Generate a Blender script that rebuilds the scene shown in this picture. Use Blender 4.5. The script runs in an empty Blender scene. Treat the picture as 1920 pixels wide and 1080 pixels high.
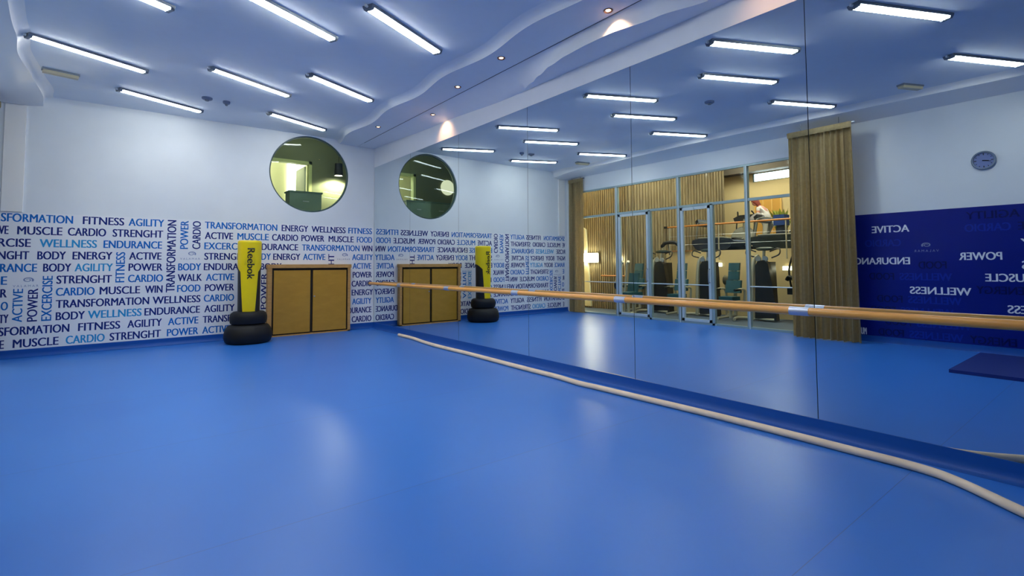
import bpy, bmesh, math, random
from mathutils import Vector, Matrix

sc = bpy.context.scene
COL = sc.collection
random.seed(7)
PI = math.pi

# ------------------------------------------------------------------ camera, world, exposure
A = 4.288          # x of the mirror face
D = 10.382         # y of the back wall
CAM = Vector((0, 0, 1.334))
yaw, pitch, roll = math.radians(37.9555), math.radians(2.7486), math.radians(-0.3181)
F_PX, CY_PX = 933.816, 452.385
fwd = Vector((math.sin(yaw) * math.cos(pitch), math.cos(yaw) * math.cos(pitch), math.sin(pitch)))
rgt = Vector((math.cos(yaw), -math.sin(yaw), 0))
upv = rgt.cross(fwd)
rgt, upv = rgt * math.cos(roll) + upv * math.sin(roll), upv * math.cos(roll) - rgt * math.sin(roll)
cam = bpy.data.cameras.new('camera')
camo = bpy.data.objects.new('camera', cam)
COL.objects.link(camo)
M = Matrix((rgt, upv, -fwd)).transposed().to_4x4()
M.translation = CAM
camo.matrix_world = M
cam.sensor_width = 36
cam.lens = F_PX / 1920 * 36
cam.shift_y = -(540 - CY_PX) / 1920
cam.clip_start = 0.02
sc.camera = camo

w = bpy.data.worlds.new('world')
sc.world = w
w.use_nodes = True
w.node_tree.nodes['Background'].inputs[0].default_value = (0.6, 0.75, 1.0, 1)
w.node_tree.nodes['Background'].inputs[1].default_value = 0.3

sc.view_settings.view_transform = 'Standard'
sc.view_settings.look = 'None'
sc.view_settings.gamma = 1
sc.view_settings.use_curve_mapping = False
sc.view_settings.exposure = 0.85

TUBE_POWER = 25.0        # fluorescent tubes of the ceiling lights
GYM_POWER = 19.0          # unseen ceiling lamps added to light the gym next door

# ------------------------------------------------------------------ materials
def srgb(r, g, b):
    f = lambda c: c / 12.92 if c <= 0.04045 else ((c + 0.055) / 1.055) ** 2.4
    return (f(r / 255), f(g / 255), f(b / 255), 1)

MATS = {}
def mat(name, col, rough=0.5, metal=0.0, spec=0.5, noise=0.0, nscale=8.0, bump=0.0, bscale=60.0, emit=None, estr=0.0, coat=0.0):
    if name in MATS:
        return MATS[name]
    m = bpy.data.materials.new(name)
    m.use_nodes = True
    nt = m.node_tree
    b = nt.nodes['Principled BSDF']
    b.inputs['Base Color'].default_value = col
    b.inputs['Roughness'].default_value = rough
    b.inputs['Metallic'].default_value = metal
    b.inputs['Specular IOR Level'].default_value = spec
    b.inputs['Coat Weight'].default_value = coat
    if noise or bump:
        tc = nt.nodes.new('ShaderNodeTexCoord')
    if noise:
        n = nt.nodes.new('ShaderNodeTexNoise')
        n.inputs['Scale'].default_value = nscale
        n.inputs['Detail'].default_value = 4
        nt.links.new(tc.outputs['Object'], n.inputs['Vector'])
        r = nt.nodes.new('ShaderNodeValToRGB')
        r.color_ramp.elements[0].position = 0.3
        r.color_ramp.elements[1].position = 0.7
        r.color_ramp.elements[0].color = [c * (1 - noise) for c in col[:3]] + [1]
        r.color_ramp.elements[1].color = [min(1, c * (1 + noise)) for c in col[:3]] + [1]
        nt.links.new(n.outputs['Fac'], r.inputs['Fac'])
        nt.links.new(r.outputs['Color'], b.inputs['Base Color'])
    if bump:
        n2 = nt.nodes.new('ShaderNodeTexNoise')
        n2.inputs['Scale'].default_value = bscale
        nt.links.new(tc.outputs['Object'], n2.inputs['Vector'])
        bp = nt.nodes.new('ShaderNodeBump')
        bp.inputs['Strength'].default_value = bump
        bp.inputs['Distance'].default_value = 0.01
        nt.links.new(n2.outputs['Fac'], bp.inputs['Height'])
        nt.links.new(bp.outputs['Normal'], b.inputs['Normal'])
    if emit:
        b.inputs['Emission Color'].default_value = emit
        b.inputs['Emission Strength'].default_value = estr
    MATS[name] = m
    return m

def glassmat(name, tint, refl=0.06, rough=0.0):
    """thin pane: straight-through tinted transmission plus a fresnel surface reflection"""
    m = bpy.data.materials.new(name)
    m.use_nodes = True
    nt = m.node_tree
    nt.nodes.clear()
    o = nt.nodes.new('ShaderNodeOutputMaterial')
    mx = nt.nodes.new('ShaderNodeMixShader')
    t = nt.nodes.new('ShaderNodeBsdfTransparent')
    t.inputs[0].default_value = tint
    g = nt.nodes.new('ShaderNodeBsdfGlossy')
    g.inputs['Roughness'].default_value = rough
    g.inputs[0].default_value = (0.9, 1, 0.96, 1)
    lw = nt.nodes.new('ShaderNodeLayerWeight')
    lw.inputs['Blend'].default_value = refl
    nt.links.new(lw.outputs['Fresnel'], mx.inputs[0])
    nt.links.new(t.outputs[0], mx.inputs[1])
    nt.links.new(g.outputs[0], mx.inputs[2])
    nt.links.new(mx.outputs[0], o.inputs[0])
    return m

def woodmat(name, c1, c2, rough=0.4, scale=(1, 1, 1), wscale=6.0, dist=3.0, coat=0.0):
    m = bpy.data.materials.new(name)
    m.use_nodes = True
    nt = m.node_tree
    b = nt.nodes['Principled BSDF']
    b.inputs['Roughness'].default_value = rough
    b.inputs['Coat Weight'].default_value = coat
    tc = nt.nodes.new('ShaderNodeTexCoord')
    mp = nt.nodes.new('ShaderNodeMapping')
    mp.inputs['Scale'].default_value = scale
    wv = nt.nodes.new('ShaderNodeTexNoise')
    wv.inputs['Scale'].default_value = wscale
    wv.inputs['Detail'].default_value = 6
    wv.inputs['Distortion'].default_value = dist
    r = nt.nodes.new('ShaderNodeValToRGB')
    r.color_ramp.elements[0].position = 0.3
    r.color_ramp.elements[1].position = 0.7
    r.color_ramp.elements[0].color = c1
    r.color_ramp.elements[1].color = c2
    nt.links.new(tc.outputs['Object'], mp.inputs['Vector'])
    nt.links.new(mp.outputs['Vector'], wv.inputs['Vector'])
    nt.links.new(wv.outputs['Fac'], r.inputs['Fac'])
    nt.links.new(r.outputs['Color'], b.inputs['Base Color'])
    return m

def floormat():
    m = bpy.data.materials.new('blue_vinyl')
    m.use_nodes = True
    nt = m.node_tree
    b = nt.nodes['Principled BSDF']
    b.inputs['Specular IOR Level'].default_value = 0.5
    tc = nt.nodes.new('ShaderNodeTexCoord')
    n = nt.nodes.new('ShaderNodeTexNoise')
    n.inputs['Scale'].default_value = 0.7
    n.inputs['Detail'].default_value = 3
    r = nt.nodes.new('ShaderNodeValToRGB')
    r.color_ramp.elements[0].position = 0.2
    r.color_ramp.elements[1].position = 0.8
    r.color_ramp.elements[0].color = (0.030, 0.180, 0.66, 1)
    r.color_ramp.elements[1].color = (0.036, 0.200, 0.69, 1)
    # welded seams between the vinyl sheets, every two metres
    sx = nt.nodes.new('ShaderNodeSeparateXYZ')
    md = nt.nodes.new('ShaderNodeMath'); md.operation = 'PINGPONG'; md.inputs[1].default_value = 0.9
    ad = nt.nodes.new('ShaderNodeMath'); ad.operation = 'ADD'; ad.inputs[1].default_value = 20.6
    lt = nt.nodes.new('ShaderNodeMath'); lt.operation = 'LESS_THAN'; lt.inputs[1].default_value = 0.002
    mx = nt.nodes.new('ShaderNodeMix'); mx.data_type = 'RGBA'
    mx.inputs['B'].default_value = (0.045, 0.12, 0.42, 1)
    nt.links.new(tc.outputs['Object'], n.inputs['Vector'])
    nt.links.new(tc.outputs['Object'], sx.inputs[0])
    nt.links.new(sx.outputs['Y'], ad.inputs[0])
    nt.links.new(ad.outputs[0], md.inputs[0])
    nt.links.new(md.outputs[0], lt.inputs[0])
    nt.links.new(n.outputs['Fac'], r.inputs['Fac'])
    nt.links.new(r.outputs['Color'], mx.inputs['A'])
    nt.links.new(lt.outputs[0], mx.inputs['Factor'])
    nt.links.new(mx.outputs['Result'], b.inputs['Base Color'])
    n2 = nt.nodes.new('ShaderNodeTexNoise')
    n2.inputs['Scale'].default_value = 1.3
    n2.inputs['Detail'].default_value = 1
    mr = nt.nodes.new('ShaderNodeMapRange')
    mr.inputs['To Min'].default_value = 0.32
    mr.inputs['To Max'].default_value = 0.34
    nt.links.new(tc.outputs['Object'], n2.inputs['Vector'])
    nt.links.new(n2.outputs['Fac'], mr.inputs['Value'])
    nt.links.new(mr.outputs['Result'], b.inputs['Roughness'])
    return m

WHITE = mat('white_wall_paint', (0.80, 0.83, 0.85, 1), 0.6, noise=0.015, nscale=3)
CEIL = mat('pale_blue_ceiling_paint', (0.76, 0.81, 0.87, 1), 0.75, noise=0.01)
SOFF = mat('white_soffit_paint', (0.78, 0.81, 0.86, 1), 0.7, noise=0.01)
FLOOR = floormat()
COVE = mat('blue_vinyl_cove', (0.006, 0.085, 0.40, 1), 0.4, spec=0.3)
MIRROR = mat('mirror_silver', (0.76, 0.83, 0.85, 1), 0.0, 1.0)
MIRROR_EDGE = mat('mirror_edge', (0.02, 0.05, 0.05, 1), 0.3)
BACKING = mat('dark_backing', (0.05, 0.06, 0.07, 1), 0.8)
PRINT = mat('mural_white_laminate', (0.90, 0.91, 0.93, 1), 0.16, spec=0.5)
INK_DARK = mat('ink_navy', srgb(34, 48, 124), 0.2)
INK_BLUE = mat('ink_blue', srgb(24, 112, 196), 0.2)
INK_SKY = mat('ink_sky_blue', srgb(50, 156, 214), 0.2)
INK_GREY = mat('ink_pale_grey', srgb(140, 155, 190), 0.2)
NAVY = mat('mural_navy_laminate', srgb(0, 26, 132), 0.3, spec=0.3)
NAVY_D = mat('ink_deep_navy', srgb(0, 14, 90), 0.3, spec=0.3)
NAVY_L = mat('ink_royal_blue', srgb(4, 44, 160), 0.3, spec=0.3)
LETTER = mat('ink_white', srgb(240, 244, 255), 0.25)
OAK = woodmat('light_oak', srgb(190, 140, 72), srgb(212, 162, 94), 0.45, (3, 3, 14), 3.0, 0.6)
DOORWOOD = woodmat('brown_laminate', srgb(186, 138, 38), srgb(198, 148, 46), 0.4, (2, 2, 5), 2.0, 0.5)
BARRE = woodmat('beech_rail', srgb(232, 158, 62), srgb(246, 180, 86), 0.33, (9, 0.7, 9), 3.0, 0.5, coat=0.3)
DARKGAP = mat('dark_shadow_gap', (0.012, 0.008, 0.006, 1), 0.8)
TAPE = mat('silver_sleeve', srgb(190, 198, 215), 0.3, 0.6)
STEEL = mat('brushed_steel', (0.55, 0.57, 0.6, 1), 0.3, 0.9)
TUBE_FOAM = mat('beige_foam', srgb(240, 218, 190), 0.6, noise=0.08, nscale=5)
YELLOW = mat('yellow_vinyl', srgb(255, 224, 0), 0.4, noise=0.02)
BLACKV = mat('black_vinyl', (0.012, 0.014, 0.016, 1), 0.45, noise=0.1)
RUBBER = mat('black_rubber', (0.007, 0.008, 0.010, 1), 0.55, spec=0.3, bump=0.05)
CURT = mat('olive_brown_cloth', srgb(200, 180, 134), 0.9, noise=0.08, nscale=20, bump=0.1, bscale=300)
ALU = mat('blue_grey_aluminium', srgb(160, 180, 182), 0.35, 0.3)
ALU_W = mat('pale_aluminium', srgb(205, 218, 222), 0.35, 0.2)
PANE = glassmat('clear_pane', (0.93, 0.97, 0.95, 1), 0.12)
GREENPANE = glassmat('green_tinted_pane', (0.80, 0.88, 0.74, 1), 0.30)
HOUSING = mat('fixture_grey_metal', (0.20, 0.23, 0.27, 1), 0.35, 0.6)
HOUSING_W = mat('fixture_white_metal', (0.75, 0.78, 0.8, 1), 0.4)
TUBE = mat('fluorescent_tube', (0.9, 0.95, 1, 1), 0.4, emit=(0.93, 0.965, 0.93, 1), estr=TUBE_POWER)
WARMLAMP = mat('warm_lamp', (1, 0.9, 0.8, 1), 0.4, emit=(1.0, 0.62, 0.36, 1), estr=14)
BRONZE = mat('bronze_trim', srgb(120, 92, 80), 0.35, 0.7)
GREYPL = mat('grey_plastic', srgb(120, 120, 112), 0.5)
DETECT = mat('detector_plastic', srgb(105, 120, 150), 0.5)
LENSPL = mat('dim_lens', srgb(190, 180, 150), 0.4)
CLOCKF = mat('clock_face_paper', srgb(120, 135, 185), 0.5)
BLACK = mat('black_plastic', (0.01, 0.011, 0.013, 1), 0.4)
MATBLUE = mat('navy_mat_foam', srgb(8, 40, 125), 0.7, bump=0.05)
SLAT = woodmat('slatted_timber', srgb(124, 108, 80), srgb(164, 147, 114), 0.6, (6, 6, 0.6), 3.0, 1.0)
CREAM = mat('cream_wall_paint', srgb(222, 196, 146), 0.7, noise=0.02)
WEDGE_LIT = mat('lit_wedge_cream', srgb(240, 232, 196), 0.7, noise=0.02)
GYMFLOOR = mat('slate_rubber_floor', srgb(78, 92, 112), 0.5, noise=0.05, nscale=30)
GYMCEIL = mat('taupe_gym_ceiling', srgb(150, 132, 104), 0.8)
GYMFILL = mat('gym_fill_diffuser', (1, 0.95, 0.85, 1), 0.5, emit=(1.0, 0.90, 0.70, 1), estr=GYM_POWER)
WALLLAMP = mat('gym_wall_lamp_glass', (1, 0.95, 0.85, 1), 0.5, emit=(1.0, 0.86, 0.60, 1), estr=30)
NICHELAMP = mat('niche_lamp_glass', (1, 0.95, 0.85, 1), 0.5, emit=(1.0, 0.86, 0.62, 1), estr=4)
DAYPANE = mat('daylight_pane', (1, 1, 1, 1), 0.3, emit=(0.9, 0.97, 1.0, 1), estr=9)
TEAL = mat('teal_upholstery', srgb(42, 88, 98), 0.5)
CHAMP = mat('champagne_frame', srgb(190, 182, 160), 0.35, 0.3)
SHROUD = mat('smoked_shroud', srgb(34, 32, 34), 0.35, noise=0.1)
HULL = mat('treadmill_dark_green_black', srgb(30, 36, 34), 0.4)
HULLB = mat('treadmill_navy_black', srgb(32, 40, 58), 0.4)
ORANGE = woodmat('orange_handrail', srgb(188, 118, 52), srgb(206, 136, 66), 0.4, (3, 12, 12), 3.0, 0.5)
WOODGLOW = mat('honey_panel', srgb(222, 164, 78), 0.5)
SKIN = mat('skin', srgb(214, 150, 128), 0.55)
HAIR = mat('auburn_hair', srgb(142, 58, 38), 0.6, noise=0.15, nscale=30)
CLOTHW = mat('white_cloth', srgb(232, 226, 226), 0.8)
CLOTHG = mat('pale_grey_cloth', srgb(205, 200, 188), 0.8)
CLOTHB = mat('blue_cover', srgb(22, 60, 130), 0.6)
LEAF = mat('leaf_green', srgb(150, 158, 58), 0.6, noise=0.2)
OLIVE = mat('olive_room_paint', srgb(124, 130, 100), 0.8)
PALEGREEN = mat('pale_green_frame', srgb(206, 214, 150), 0.5)
YWALL = mat('yellow_green_wall', srgb(238, 236, 186), 0.7)
TEALBOX = mat('dark_teal_panel', srgb(128, 150, 140), 0.5)
ROOMGLOW = mat('office_fill_lamp', (1, 1, 0.9, 1), 0.5, emit=(1.0, 0.98, 0.85, 1), estr=30)
REDC = mat('red_cap', srgb(200, 60, 50), 0.5)

# ------------------------------------------------------------------ mesh helpers
def mb():
    return bmesh.new()

def obj(name, bm, m, parent=None, smooth=False, loc=None, bevel=0.0):
    if bevel:
        bmesh.ops.bevel(bm, geom=[e for e in bm.edges if e.calc_face_angle(0) > 0.6], offset=bevel, segments=2, affect='EDGES', profile=0.7)
    bmesh.ops.recalc_face_normals(bm, faces=bm.faces[:])
    me = bpy.data.meshes.new(name)
    bm.to_mesh(me)
    bm.free()
    me.materials.append(m)
    if smooth:
        me.polygons.foreach_set('use_smooth', [True] * len(me.polygons))
        try:
            me.set_sharp_from_angle(angle=math.radians(40))
        except Exception:
            pass
    o = bpy.data.objects.new(name, me)
    COL.objects.link(o)
    if loc is not None:
        o.location = loc
    if parent is not None:
        o.parent = parent
    return o

def thing(name, label, cat, loc=(0, 0, 0), rz=0.0, group=None):
    o = bpy.data.objects.new(name, None)
    o.empty_display_size = 0.1
    COL.objects.link(o)
    o.location = loc
    o.rotation_euler = (0, 0, rz)
    tag(o, label, cat, group)
    return o

def tag(o, label, cat, group=None):
    o['label'] = label
    o['category'] = cat
    if group:
        o['group'] = group
    return o

def struct(o):
    o['kind'] = 'structure'
    return o

def dup(root, loc, rz, label, group=None):
    """copy a thing with its parts and sub-parts"""
    r = root.copy()
    COL.objects.link(r)
    r.location = loc
    r.rotation_euler = (0, 0, rz)
    r['label'] = label
    if group:
        r['group'] = group
    for ch in list(root.children):
        c = ch.copy()
        COL.objects.link(c)
        c.parent = r
        for g in list(ch.children):
            d = g.copy()
            COL.objects.link(d)
            d.parent = c
    return r

def box(bm, x0, x1, y0, y1, z0, z1):
    v = [bm.verts.new(p) for p in ((x0, y0, z0), (x1, y0, z0), (x1, y1, z0), (x0, y1, z0), (x0, y0, z1), (x1, y0, z1), (x1, y1, z1), (x0, y1, z1))]
    for f in ((0, 3, 2, 1), (4, 5, 6, 7), (0, 1, 5, 4), (1, 2, 6, 5), (2, 3, 7, 6), (3, 0, 4, 7)):
        bm.faces.new([v[i] for i in f])
    return bm

def B(x0, x1, y0, y1, z0, z1):
    return box(mb(), x0, x1, y0, y1, z0, z1)

def tube(bm, pts, r, n=10, closed_ends=True, squash=1.0):
    """sweep a circle of radius r (number or list) along pts"""
    pts = [Vector(p) for p in pts]
    rs = r if isinstance(r, (list, tuple)) else [r] * len(pts)
    rings = []
    up = None
    for i, p in enumerate(pts):
        t = (pts[min(i + 1, len(pts) - 1)] - pts[max(i - 1, 0)]).normalized()
        if up is None:
            up = Vector((0, 0, 1)) if abs(t.z) < 0.9 else Vector((1, 0, 0))
        s = t.cross(up)
        if s.length < 1e-5:
            s = t.orthogonal()
        s.normalize()
        up = s.cross(t).normalized()
        rings.append([bm.verts.new(p + (s * math.cos(2 * PI * k / n) + up * math.sin(2 * PI * k / n) * squash) * rs[i]) for k in range(n)])
    for a, b in zip(rings, rings[1:]):
        for k in range(n):
            bm.faces.new((a[k], a[(k + 1) % n], b[(k + 1) % n], b[k]))
    if closed_ends:
        bm.faces.new(rings[0][::-1])
        bm.faces.new(rings[-1])
    return bm

def smoothpath(pts, n=6):
    pts = [Vector(p) for p in pts]
    out = []
    for i in range(len(pts) - 1):
        p0 = pts[max(i - 1, 0)]; p1 = pts[i]; p2 = pts[i + 1]; p3 = pts[min(i + 2, len(pts) - 1)]
        for k in range(n):
            t = k / n
            out.append(0.5 * ((2 * p1) + (p2 - p0) * t + (2 * p0 - 5 * p1 + 4 * p2 - p3) * t * t + (3 * p1 - p0 - 3 * p2 + p3) * t ** 3))
    out.append(pts[-1])
    return out

def lathe(bm, prof, n=48, c=(0, 0)):
    """prof: list of (r, z)"""
    rings = []
    for r, z in prof:
        if r < 1e-6:
            rings.append([bm.verts.new((c[0], c[1], z))])
        else:
            rings.append([bm.verts.new((c[0] + r * math.cos(2 * PI * k / n), c[1] + r * math.sin(2 * PI * k / n), z)) for k in range(n)])
    for a, b in zip(rings, rings[1:]):
        for k in range(n):
            k2 = (k + 1) % n
            if len(a) == 1 and len(b) == 1:
                continue
            if len(a) == 1:
                bm.faces.new((a[0], b[k2], b[k]))
            elif len(b) == 1:
                bm.faces.new((a[k], a[k2], b[0]))
            else:
                bm.faces.new((a[k], a[k2], b[k2], b[k]))
    return bm

def prism(bm, poly, axis, a0, a1):
    """extrude a 2D polygon along an axis; poly coordinates are the other two axes in xyz order"""
    def P(u, v, a):
        return {'x': (a, u, v), 'y': (u, a, v), 'z': (u, v, a)}[axis]
    v0 = [bm.verts.new(P(u, v, a0)) for u, v in poly]
    v1 = [bm.verts.new(P(u, v, a1)) for u, v in poly]
    bm.faces.new(v0[::-1])
    bm.faces.new(v1)
    n = len(poly)
    for i in range(n):
        bm.faces.new((v0[i], v0[(i + 1) % n], v1[(i + 1) % n], v1[i]))
    return bm

def interp(tab, t):
    if t <= tab[0][0]:
        return tab[0][1]
    for (a, va), (b, vb) in zip(tab, tab[1:]):
        if t <= b:
            k = (t - a) / (b - a)
            k = k * k * (3 - 2 * k)
            return va + (vb - va) * k
    return tab[-1][1]

_glyph = {}
def text_verts(s, bold=0.0):
    """flat mesh data (verts, faces) of a string in Blender's built-in font"""
    key = (s, bold)
    if key in _glyph:
        return _glyph[key]
    cu = bpy.data.curves.new('lettering', 'FONT')
    cu.body = s
    cu.fill_mode = 'FRONT'
    cu.resolution_u = 4
    o = bpy.data.objects.new('lettering', cu)
    COL.objects.link(o)
    dg = bpy.context.evaluated_depsgraph_get()
    me = bpy.data.meshes.new_from_object(o.evaluated_get(dg))
    vs = [v.co.copy() for v in me.vertices]
    fs = [tuple(p.vertices) for p in me.polygons]
    bpy.data.objects.remove(o)
    bpy.data.curves.remove(cu)
    bpy.data.meshes.remove(me)
    x0 = min(v.x for v in vs); x1 = max(v.x for v in vs)
    y0 = 0.0
    y1 = max(v.y for v in vs)
    vs = [((v.x - x0) / (x1 - x0), (v.y - y0) / (y1 - y0)) for v in vs]
    _glyph[key] = (vs, fs)
    return _glyph[key]

def text_bm(s, origin, u, v, n, width, height, thick=0.0012, bold=0.07):
    """lettering laid on a plane: origin = lower left, u = reading direction, v = letter up, n = towards the reader"""
    vs, fs = text_verts(s)
    bm = mb()
    o = Vector(origin); u = Vector(u); v = Vector(v); n = Vector(n)
    d = bold * height            # heavier strokes: the outline laid three times, a hair apart
    for k, (sx, sy) in enumerate(((-1, 0), (0, 0), (1, 0)) if bold else ((0, 0),)):
        top = [bm.verts.new(o + u * (x * (width - d) + d / 2 + sx * d / 2) + v * (y * height + sy) + n * (thick + 0.00012 * k)) for x, y in vs]
        for f in fs:
            try:
                bm.faces.new([top[i] for i in f])
            except ValueError:
                pass
    r = bmesh.ops.extrude_face_region(bm, geom=bm.faces[:])
    bmesh.ops.translate(bm, verts=[g for g in r['geom'] if isinstance(g, bmesh.types.BMVert)], vec=n * (-thick))
    return bm

# ------------------------------------------------------------------ room shell
YF = -3.2      # wall behind the camera
XL = -1.55     # left wall
ZC = 3.98      # ceiling

struct(obj('floor', B(XL - 0.12, A + 0.14, YF - 0.1, D + 0.16, -0.12, 0.0), FLOOR))
struct(obj('ceiling', B(XL - 0.12, A + 0.14, YF - 0.1, D + 0.16, ZC, ZC + 0.12), CEIL))

# back wall with the round opening
WX, WZ, WR = 2.945, 3.195, 0.772
bm = mb()
hx0, hx1, hz0, hz1 = WX - 0.84, WX + 0.84, WZ - 0.9, ZC + 0.02
N = 128
def on_rect(t):
    dx, dz = math.cos(t), math.sin(t)
    k = 1e9
    if dx > 1e-9: k = min(k, (hx1 - WX) / dx)
    if dx < -1e-9: k = min(k, (hx0 - WX) / dx)
    if dz > 1e-9: k = min(k, (hz1 - WZ) / dz)
    if dz < -1e-9: k = min(k, (hz0 - WZ) / dz)
    return (WX + dx * k, WZ + dz * k)
cin = [bm.verts.new((WX + WR * math.cos(2 * PI * k / N), D, WZ + WR * math.sin(2 * PI * k / N))) for k in range(N)]
cbk = [bm.verts.new((WX + WR * math.cos(2 * PI * k / N), D + 0.16, WZ + WR * math.sin(2 * PI * k / N))) for k in range(N)]
angs = [2 * PI * k / N for k in range(N)]
rect = [bm.verts.new((on_rect(t)[0], D, on_rect(t)[1])) for t in angs]
corners = {}
for cx, cz in ((hx0, hz0), (hx1, hz0), (hx1, hz1), (hx0, hz1)):
    corners[(cx, cz)] = math.atan2(cz - WZ, cx - WX) % (2 * PI)
for k in range(N):
    k2 = (k + 1) % N
    a0, a1 = angs[k], angs[k2] if k2 else 2 * PI
    extra = [c for c, t in corners.items() if a0 < t < a1]
    f = [cin[k], rect[k]] + [bm.verts.new((c[0], D, c[1])) for c in extra] + [rect[k2], cin[k2]]
    bm.faces.new(f)
    bm.faces.new((cin[k], cin[k2], cbk[k2], cbk[k]))
x0w, x1w = XL - 0.12, A + 0.14
for (a, b, c, d) in ((x0w, hx0, 0, hz1), (hx1, x1w, 0, hz1), (hx0, hx1, 0, hz0)):
    bm.faces.new([bm.verts.new(p) for p in ((a, D, c), (b, D, c), (b, D, d), (a, D, d))])
struct(obj('wall_back', bm, WHITE))

struct(obj('wall_right', B(A + 0.012, A + 0.14, YF, D, 0, ZC), BACKING))
struct(obj('trim_1', B(A - 0.001, A + 0.0125, YF, D, 3.485, ZC), SOFF))          # painted band above the mirrors
struct(obj('wall_front', B(XL - 0.12, A + 0.14, YF - 0.1, YF, 0, ZC), WHITE))

# left wall: opening for the glazed partition
GY0, GY1, GZ = 3.30, 10.12, 3.40
bm = mb()
box(bm, XL - 0.12, XL, YF, GY0, 0, ZC)
box(bm, XL - 0.12, XL, GY1, D, 0, ZC)
box(bm, XL - 0.12, XL, GY0, GY1, GZ, ZC)
struct(obj('wall_left', bm, WHITE))
struct(obj('trim_2', B(-1.44, -1.21, D - 0.03, D, 2.17, 3.80), mat('warm_white_strip', (0.93, 0.91, 0.86, 1), 0.5)))           # shallow raised warm white strip in the back left corner

# coved vinyl skirting
bm = mb()
prism(bm, [(D, 0), (D - 0.055, 0), (D - 0.03, 0.012), (D - 0.014, 0.035), (D - 0.008, 0.07), (D - 0.008, 0.124), (D, 0.124)], 'x', XL, A)
struct(obj('baseboard_back', bm, COVE, smooth=True))
bm = mb()
prism(bm, [(A + 0.012, 0), (A - 0.055, 0), (A - 0.03, 0.012), (A - 0.014, 0.035), (A - 0.008, 0.07), (A - 0.006, 0.1265), (A + 0.012, 0.1265)], 'y', YF, D - 0.01)
struct(obj('baseboard_right', bm, COVE, smooth=True))
bm = mb()
prism(bm, [(XL, 0), (XL + 0.02, 0), (XL + 0.008, 0.03), (XL + 0.008, 0.10), (XL, 0.10)], 'y', YF, GY0)
struct(obj('baseboard_left', bm, COVE, smooth=True))

# wavy soffit above the mirrors, with a slot and a bulge that swells out of the wall band
SOFZ = 3.90
def xe(y): return 3.415 + 0.045 * math.cos(2 * PI * (y - 4.9) / 1.8) + 0.05 * max(0, (y - 9.7)) / 0.7
XB = [(-3.2, 4.288), (0.6, 4.288), (1.5, 4.24), (2.36, 4.12), (2.85, 4.0), (3.4, 3.905), (3.7, 3.905), (4.02, 3.925), (4.34, 3.98), (4.66, 4.075), (4.9, 4.16), (5.2, 4.25), (5.5, 4.288), (11, 4.288)]
ZB = [(-3.2, 3.8), (0.6, 3.74), (2.0, 3.72), (5.45, 3.72), (7.5, 3.80), (10.38, 3.90)]
bm = mb()
rows = []
ny = int((D - YF) / 0.06)
for i in range(ny + 1):
    y = YF + (D - YF) * i / ny
    e = xe(y); xb = interp(XB, y); zb = interp(ZB, y)
    prof = [(e - 0.12, ZC), (e - 0.075, ZC - 0.006), (e - 0.04, ZC - 0.02), (e - 0.015, ZC - 0.045), (e, SOFZ), (3.897, SOFZ), (3.897, SOFZ + 0.03), (3.909, SOFZ + 0.03), (3.909, SOFZ)]
    s = (3.909, SOFZ); tdir = (xb - s[0], zb - s[1])
    sw = min(1, max(0, (6.2 - y) / 0.9))
    for k in (0.25, 0.5, 0.75):
        bow = 0.05 * math.sin(PI * k) * (1 if xb < 4.25 else 0.4) * sw
        prof.append((s[0] + tdir[0] * k + bow * 0.5, s[1] + tdir[1] * k + bow * 0.5))
    prof += [(xb, zb), (A - 0.0005, zb)]
    rows.append([bm.verts.new((px, y, pz)) for px, pz in prof])
for a, b in zip(rows, rows[1:]):
    for k in range(len(a) - 1):
        bm.faces.new((a[k], b[k], b[k + 1], a[k + 1]))
struct(obj('trim_3', bm, SOFF, smooth=True))

struct(obj('trim_slot_shade', B(3.8975, 3.9085, 2.0, 10.0, SOFZ - 0.0015, SOFZ + 0.02), BACKING))  # dark strip added in the slot to stand in for its shade

# lowered edge along the glazed left side
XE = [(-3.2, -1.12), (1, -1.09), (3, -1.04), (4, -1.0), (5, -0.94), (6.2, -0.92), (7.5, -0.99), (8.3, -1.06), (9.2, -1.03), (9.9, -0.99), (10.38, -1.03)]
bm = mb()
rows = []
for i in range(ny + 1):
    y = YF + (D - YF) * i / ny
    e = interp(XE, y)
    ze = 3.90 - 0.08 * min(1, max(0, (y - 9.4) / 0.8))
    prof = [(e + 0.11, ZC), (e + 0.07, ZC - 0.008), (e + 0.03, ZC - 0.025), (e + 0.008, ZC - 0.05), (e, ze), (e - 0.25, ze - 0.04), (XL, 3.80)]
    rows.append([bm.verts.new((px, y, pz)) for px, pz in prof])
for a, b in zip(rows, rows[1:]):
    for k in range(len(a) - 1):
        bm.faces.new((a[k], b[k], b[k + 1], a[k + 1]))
struct(obj('trim_4', bm, mat('gym_lit_edge_white', (0.90, 0.88, 0.85, 1), 0.7), smooth=True))  # paler and warmer than the soffit: gym light put into the colour

# ------------------------------------------------------------------ mirrors
seams = [D - 0.004, 8.651, 6.907, 5.144, 3.396, 1.641, -0.11, -1.86, YF]
mlabels = ['narrow-looking mirror panel in the far corner, meeting the white word mural',
           'mirror panel second from the far corner, reflecting the round window and wooden cabinet',
           'mirror panel third from the far corner, reflecting the yellow punching bag',
           'mirror panel fourth from the far corner, reflecting the far curtain',
           'mirror panel fifth from the far corner, reflecting gym machines and half the near curtain',
           'nearest mirror panel at the right, reflecting the navy mural and clock']
for i in range(6):
    y1, y0 = seams[i] - 0.003, seams[i + 1] + 0.003
    bm = mb()
    box(bm, A, A + 0.006, y0, y1, 0.127, 3.485)
    o = obj('mirror_panel', bm, MIRROR)
    o.data.materials.append(MIRROR_EDGE)
    for p in o.data.polygons:
        if abs(p.normal.x) < 0.5 or p.normal.x > 0.5:
            p.material_index = 1
    tag(o, mlabels[i], 'mirror', 'mirror panels along the right wall')

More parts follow.
